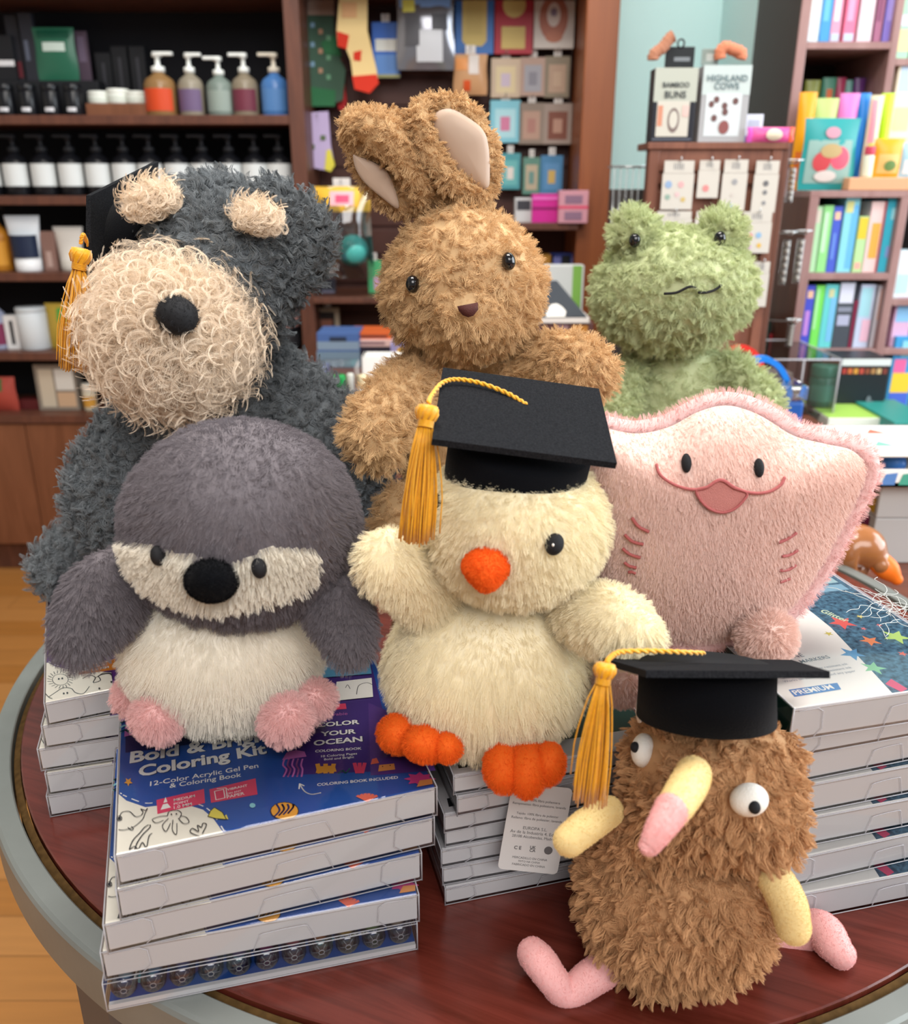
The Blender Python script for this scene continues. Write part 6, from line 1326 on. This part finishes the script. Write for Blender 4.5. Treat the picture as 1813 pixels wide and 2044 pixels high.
card('white card with black charms, at the right of the top row', 1498, 318, 1546, 424, ((.5, .55, .12, '#6a6a6c'), (.5, .38, .1, '#7a7a7c'), (.5, .18, .09, '#8a8a8c')))
card('wide white card half hidden behind the left eye of the frog', 1306, 420, 1378, 480, ())
card('white card behind the forehead of the frog', 1384, 420, 1440, 480, ())
card('white card with coloured stickers behind the right eye of the frog', 1474, 420, 1534, 505, ((.3, .4, .1, '#d86a6a'), (.6, .42, .1, '#8ab0d0'), (.3, .15, .09, '#c890c8'), (.65, .18, .08, '#d8b050')))
card('narrow white card beside the cheek of the frog', 1494, 520, 1528, 612, ())
GB = 'gift boxes on the rack'
carton('black gift box with pale window, scrunchie on top, on the rack', 1341, 278, 135, 84, yr + .006, zt, c_('#23242c', .4), ((0, .55, 1, 1, c_('#b4b8ac', .4)), (.1, .08, .86, .56, c_('#c8c4b8', .4)), (.12, .22, .24, .5, c_('#c88a70', .5)), (disc01(.5, .3, .14, .17), c_('#7a6a66', .5)), (disc01(.5, .31, .1, .12), c_('#c8c4b8', .5)), (.7, .35, .84, .5, c_('#d8b8b0', .5)), (.02, .03, .95, .055, c_('#5a5e6a', .5))), d=.045, grp=GB, texts=(('BAMBOO', .5, .77, .62, c_('#3a4042', .5)), ('BUNS', .5, .64, .5, c_('#3a4042', .5))), cat='gift box', name='gift_box')
carton('grey gift box lettered HIGHLAND COWS on the rack', 1440, 278, 130, 94, yr + .006, zt, c_('#a9aaac', .4), ((0, .62, 1, 1, c_('#c0ccca', .4)), (.1, .08, .85, .64, c_('#cfd6d8', .4))) + tuple((disc01(x, y, .06, .045), c_('#6a4a48', .5)) for x, y in ((.22, .5), (.32, .56), (.5, .48), (.72, .54), (.3, .32), (.52, .4))) + ((disc01(.52, .2, .11, .09), c_('#8a5250', .5)),), d=.045, grp=GB, texts=(('HIGHLAND', .5, .83, .84, c_('#5f7478', .5)), ('COWS', .5, .73, .52, c_('#5f7478', .5))), cat='gift box', name='gift_box')
zb = P(1341, 135, yr + .02).z
t = carton('black hang card of the left scrunchie standing on the black gift box', 1356, 134, 93, 58, yr + .02, zb, c_('#1e2224', .5), ((.3, .3, .85, .5, c_('#7a8084', .5)),), d=.003, cat='card', name='hang_card'); MB().tube([(.006 * math.cos(q * .5236), 0, P(1356, 93, yr + .02).z - zb + .005 + .007 * math.sin(q * .5236)) for q in range(12)], .0016, BLKM, 6, closed=True).build('hanger_ring', t)
def scrunchie(lab, pts, y, hexs):
    t = thing('scrunchie', lab, 'scrunchie', P(*pts[0], y), 0, 'scrunchies on the gift boxes'); pp = [P(u, v, y) for u, v in pts]; rr = 12 * depth(pp[0]) / FPX
    t.location.z = min(p.z for p in pp) - rr
    c = crv([tuple(p) for p in pp], 6); MB().tube(c, rr, c_(hexs, .8), 10, taper=[.75 + .3 * abs(math.sin(i * 1.9)) for i in range(len(c))]).build('ruffle', t, True)
scrunchie('brown scrunchie on the black gift box', [(1304, 120), (1306, 108), (1322, 96), (1336, 78), (1344, 72)], yr + .012, '#b07a60')
t = carton('grey hang card of the right scrunchie on the grey gift box', 1417, 130, 97, 34, yr + .02, P(1440, 130, yr + .02).z, c_('#8a9892', .5), ((.25, .25, .75, .7, c_('#b4bcb8', .5)),), d=.003, cat='card', name='hang_card')
scrunchie('orange and pink scrunchie on the grey gift box', [(1438, 118), (1438, 104), (1448, 94), (1466, 100), (1480, 106), (1478, 118)], yr + .012, '#cc8060')
carton('small white and blue price box on the rack', 1502, 278, 228, 36, yr + .03, zt, c_('#d4d8e4', .5), ((0, 0, 1, .25, c_('#7a80d0', .5)), (.2, .4, .8, .8, c_('#b0b6c8', .5))), d=.02, name='price_box')
pouch('pink and orange wrapped bar with cream oval lying on the rack', 1536, 284, 254, 92, yr - .0, zt, c_('#dc5a98', .3), ((rct(0, 0, .1, 1), c_('#d85ac0', .3)), (rct(.9, 0, 1, 1), c_('#ee6040', .3)), (disc01(.55, .5, .18, .4), c_('#d8ccb4', .5))), cat='snack bar', name='wrapped_bar', bulge=.01)
wb = thing('wire_basket', 'grey wire basket with dark contents beside the pillar', 'basket', P(1256, 470, 1.9)); wb.location.z = 0; k = depth(wb.location) / FPX; hz = P(1256, 332, 1.9).z
mb = MB(); w2 = 34 * k
for z in (.006, hz * .35, hz * .7, hz): mb.tube([(-w2, 0, z), (w2, 0, z), (w2, .08, z), (-w2, .08, z)], .002, M_CHROME, 6, closed=True)
for q in range(7):
    x = -w2 + q * w2 / 3; mb.tube([(x, 0, .004), (x, 0, hz)], .001, M_CHROME, 5)
mb.build('wire_frame', wb); MB().box((0, .04, hz * .46), (w2 * 1.8, .07, hz * .9), c_('#4a4644', .6), .002).build('contents', wb)
for j, (u, v0, v1, lab) in enumerate(((1574, 326, 405, 'clear strip of charms on the highest hook right of the rack'), (1560, 468, 570, 'clear tube pack on the left middle hook right of the rack'), (1588, 466, 566, 'clear tube pack on the right middle hook right of the rack'), (1574, 642, 692, 'white coil pack on the lowest hook right of the rack'))):
    y = yr + .10; b, w, h = spot(u, v1, v0, 14, y); t = thing('hanging_pack', lab, 'packet', b, 0, 'clear packs on the hooks')
    MB().box((0, 0, h * .45), (w, .006, h * .9), clear('pack_film', (.75, .74, .73), .25, .12), .002).build('pack_film', t)
    mb = MB()
    for q in range(6): mb.lathe([(0, 0), (w * .3, h * .03), (w * .3, h * .10), (0, h * .13)], c_('#a8a49c', .3), c=(0, -.006, h * (.05 + q * .14)), n=10)
    mb.build('charms', t)
    MB().tube([(x1 + .012 - b.x, .03, h), (0, .0, h), (-.004, -.03, h), (0, -.034, h + .006)], .0018, M_CHROME, 6).build('peg_hook', t)
    MB().tube([(.016 * math.cos(q * .5236), -.01 + .006 * math.sin(q * .5236), h + .006) for q in range(12)], .0014, M_CHROME, 6, closed=True).build('ring', t)

# ---------------------------------------------------------------- right bookcase goods
GU = 'books on the upper shelf of the right bookcase'
for lab, u, w, hx, hx2 in (('white and pale blue book at the left end of the upper shelf', 1616, 31, '#d8e8ee', '#e8f0ee'), ('bright blue book on the upper shelf', 1643, 22, '#4a9ad8', '#6ab8ea'), ('thin pink and white book beside the bright blue one', 1664, 20, '#e89ab4', '#ecdce4'), ('rose pink book with pale foot in the middle of the upper shelf', 1691, 24, '#ee7a9c', '#f0a0c0'), ('wide pale pink book on the upper shelf', 1722, 30, '#ecd0da', '#f2e0e8'), ('mauve book with dark spine on the upper shelf', 1748, 16, '#a86a88', '#8a5070'), ('violet book at the right end of the upper shelf', 1770, 24, '#8f80d8', '#a89ae4')):
    book(lab, u, 92, -60, w, 2.215, .748, c_(hx, .4), ((.2, .3, .7, .95, c_(hx2, .4)), (.1, .02, .9, .13, c_('#b8c8dc' if 'rose' in lab or 'thin' in lab else hx, .4))), grp=GU)
GM = 'books on the middle shelf of the right bookcase'
for lab, u, w, vt, hx, pr in (('pale green book at the left end of the middle shelf', 1618, 18, 412, '#b4e0b0', ((.2, .75, .8, .95, '#d8d0c0'),)), ('green book second on the middle shelf', 1638, 20, 410, '#92d88a', ((.2, .3, .6, .9, '#c0ecc0'),)), ('royal blue book with orange dot on the middle shelf', 1657, 18, 412, '#4a60c8', ((.2, .8, .8, .92, '#ecc0a0'), (.3, .2, .6, .6, '#6a90dc'))), ('tall aqua and blue book on the middle shelf', 1683, 29, 394, '#8ad4e0', ((.55, .05, .95, .9, '#6ab8ec'), (.1, .8, .6, .95, '#d8d890'))),
        ('yellow and green book, shorter than its neighbours', 1710, 20, 432, '#b8e0a0', ((.1, .6, .9, .98, '#e8c83c'), (.2, .06, .8, .18, '#ecb0a0'))), ('pink book with big orange shape on the middle shelf', 1735, 30, 402, '#f0d0cc', ((.25, .2, .8, .7, '#f0b050'), (.85, 0, 1, 1, '#b05a60'))), ('cyan book at the right end of the middle shelf', 1768, 34, 392, '#44c4e0', ((.3, .7, .8, .85, '#a0e0ec'), (.3, .2, .6, .35, '#90a8e0')))):
    book(lab, u, 541, vt, w, 2.02, .266, c_(hx, .4), tuple((a, b, c, d, c_(e, .4)) for a, b, c, d, e in pr), grp=GM)
GL = 'books on the lower shelf of the right bookcase'
for lab, u, w, vt, hx, pr in (('royal blue book with pink streak at the left end of the lower shelf', 1604, 18, 570, '#4a54c8', ((.2, .2, .7, .6, '#c08ad8'), (.2, .8, .8, .92, '#ecc0a0'))), ('bright green book on the lower shelf', 1623, 18, 570, '#7ae060', ((.1, .3, .45, .95, '#a8e8a0'),)), ('turquoise book beside the bright green one', 1645, 26, 568, '#6ad0d0', ((.5, .1, .95, .8, '#7ac0e8'), (.3, .8, .7, .93, '#d0d0a0'))), ('dark grey book with large white lettering on the lower shelf', 1675, 34, 562, '#4a5058', ((.1, .68, .9, .98, '#d8dcec'), (.15, .34, .85, .5, '#b0b4cc'), (.1, .55, .9, .62, '#8a90a0'))), ('thin maroon book beside the dark grey one', 1696, 7, 600, '#8a2a48', ()), ('pale blue and pink book on the lower shelf', 1716, 30, 568, '#c8d4ec', ((.1, .5, .8, .95, '#a8dce8'), (.4, .1, .95, .45, '#ecc0d4'))), ('peach and grey book at the right end of the lower shelf', 1745, 22, 570, '#ccc8d0', ((.3, .45, .9, .95, '#e0a890'),))):
    book(lab, u, 692, vt, w, 2.02, .098, c_(hx, .4), tuple((a, b, c, d, c_(e, .4)) for a, b, c, d, e in pr), grp=GL)
GP = 'snack pouches on the right bookcase'
zt2 = .4375
def pz(lab, u, vb, vt, w, y, hx, prints=()): pouch(lab, u, vb, vt, w, y, zt2, c_(hx, .3), tuple((q, c_(h_, .4)) for q, h_ in prints), grp=GP, bulge=.012)
pz('large teal pouch with colourful creature print in front of the others', 1645, 374, 236, 106, 2.04, '#2f9a9a', ((rct(.08, .1, .9, .7), '#8fb0a8'), (disc01(.68, .45, .18, .16), '#e05a70'), (disc01(.35, .4, .16, .14), '#c84a50'), (disc01(.5, .55, .2, .1), '#b8a070'), (disc01(.5, .8, .14, .08), '#c890a0'), (disc01(.45, .2, .2, .08), '#d8cfc8')))
pz('orange pouch behind the teal one, against the left post', 1600, 300, 184, 34, 2.14, '#f0a018', ((rct(.1, .1, .9, .4), '#e0702c'),))
pz('pale lime pouch with brown bow print in the second row', 1638, 300, 196, 46, 2.14, '#b4cc78', ((rct(.1, .6, .6, .75), '#a8704c'),))
pz('hot pink pouch with white scribble in the second row', 1682, 300, 186, 38, 2.14, '#e07ac0', ((disc01(.5, .6, .2, .12), '#ecd8e4'),))
pz('bright blue pouch in the second row', 1711, 300, 186, 24, 2.15, '#2a84d8')
pz('striped pink and lime pouch in the second row', 1733, 320, 190, 26, 2.13, '#d8d0b0', ((rct(.1, .5, .5, .95), '#e89aa8'), (rct(.2, .1, .6, .5), '#c8d060')))
pz('lime green pouch at the right of the second row', 1755, 310, 186, 26, 2.15, '#b4dc1c', ((rct(.3, .1, .8, .5), '#ece8e0'),))
pz('olive pouch in the back row by the post', 1606, 300, 160, 30, 2.30, '#8a9040'); pz('green and orange pouch in the back row', 1638, 300, 155, 28, 2.30, '#4a8a70', ((rct(.3, .8, .7, .9), '#c8602c'),)); pz('rose pouch in the back row', 1660, 300, 155, 20, 2.31, '#c0486c'); pz('pale teal pouch in the back row', 1678, 300, 160, 18, 2.31, '#7ab0a8'); pz('purple pouch at the right of the back row', 1697, 300, 156, 22, 2.30, '#6a3a7a')
ws = thing('wood_tray', 'light wooden tray at the front of the right bookcase', 'tray', (P(1770, 372, 2.0).x, 2.0, zt2)); MB().box((.02, .04, .013), (.20, .075, .026), c_('#d8a47c', .5), .002).build('tray_body', ws)
pouch('amber snack pouch standing in the light wooden tray', 1766, 350, 277, 58, 2.03, zt2 + .0265, c_('#f0a42c', .3), ((rct(.15, .1, .85, .6), c_('#e0b870', .4)), (disc01(.55, .3, .2, .14), c_('#6a8a50', .4))), grp=GP, bulge=.012)
jar('white squeeze bottle left of the amber snack pouch', 1730, 350, 292, 20, 2.03, zt2 + .0265, c_('#e0e4d0', .4), c_('#c84860', .4), cat='bottle', name='squeeze_bottle')
pouch('pale blue and white pouch at the right edge in the wooden tray', 1808, 350, 285, 36, 2.03, zt2 + .0265, c_('#a8d0e4', .3), ((rct(.2, .1, .8, .5), c_('#e8ecf0', .4)),), grp=GP, bulge=.01)
carton('pastel yellow and white picture box at the right edge', 1795, 276, 120, 44, 2.21, None, c_('#e8e0c8', .5), ((.1, .6, .9, .95, c_('#b8cce0', .5)), (.1, .1, .8, .4, c_('#ecd8a0', .5))), d=.06)
sb2 = thing('box_pile_base', 'plain carton under the pastel picture box', 'box', (P(1795, 276, 2.21).x, 2.21, zt2)); MB().box((0, .03, (P(1795, 276, 2.21).z - zt2) / 2), (.05, .06, P(1795, 276, 2.21).z - zt2 - .0005), c_('#e0d0c0', .5)).build('box_body', sb2)
carton('green and yellow book box on the upper right shelf edge', 1800, 98, -30, 30, 2.21, .7155, c_('#a8d8b8', .5), ((0, .1, 1, .4, c_('#e4dca0', .5)), (0, .45, 1, .6, c_('#d8e4ec', .5))), d=.06)
carton('white and pale blue box at the right edge, middle height', 1804, 562, 500, 32, 2.02, .21, c_('#dce8ec', .5), ((.1, .1, .8, .5, c_('#b8e0e0', .5)),), d=.05); carton('pink and blue box at the right edge beside the lower books', 1800, 648, 592, 34, 2.02, .10, c_('#d8b0d0', .5), ((.1, .5, .9, .95, c_('#8ac0e8', .5)),), d=.05)
carton('blue and yellow paint pack at the right edge', 1792, 795, 672, 46, 2.01, -.06, c_('#3f9ad0', .5), ((.1, .3, .9, .55, c_('#f0cc3c', .5)), (.1, .55, .6, .72, c_('#ec6aa0', .5)), (.1, .05, .9, .3, c_('#4a6ad0', .5)), (.3, .75, .9, .95, c_('#8ad0e4', .5))), d=.05)
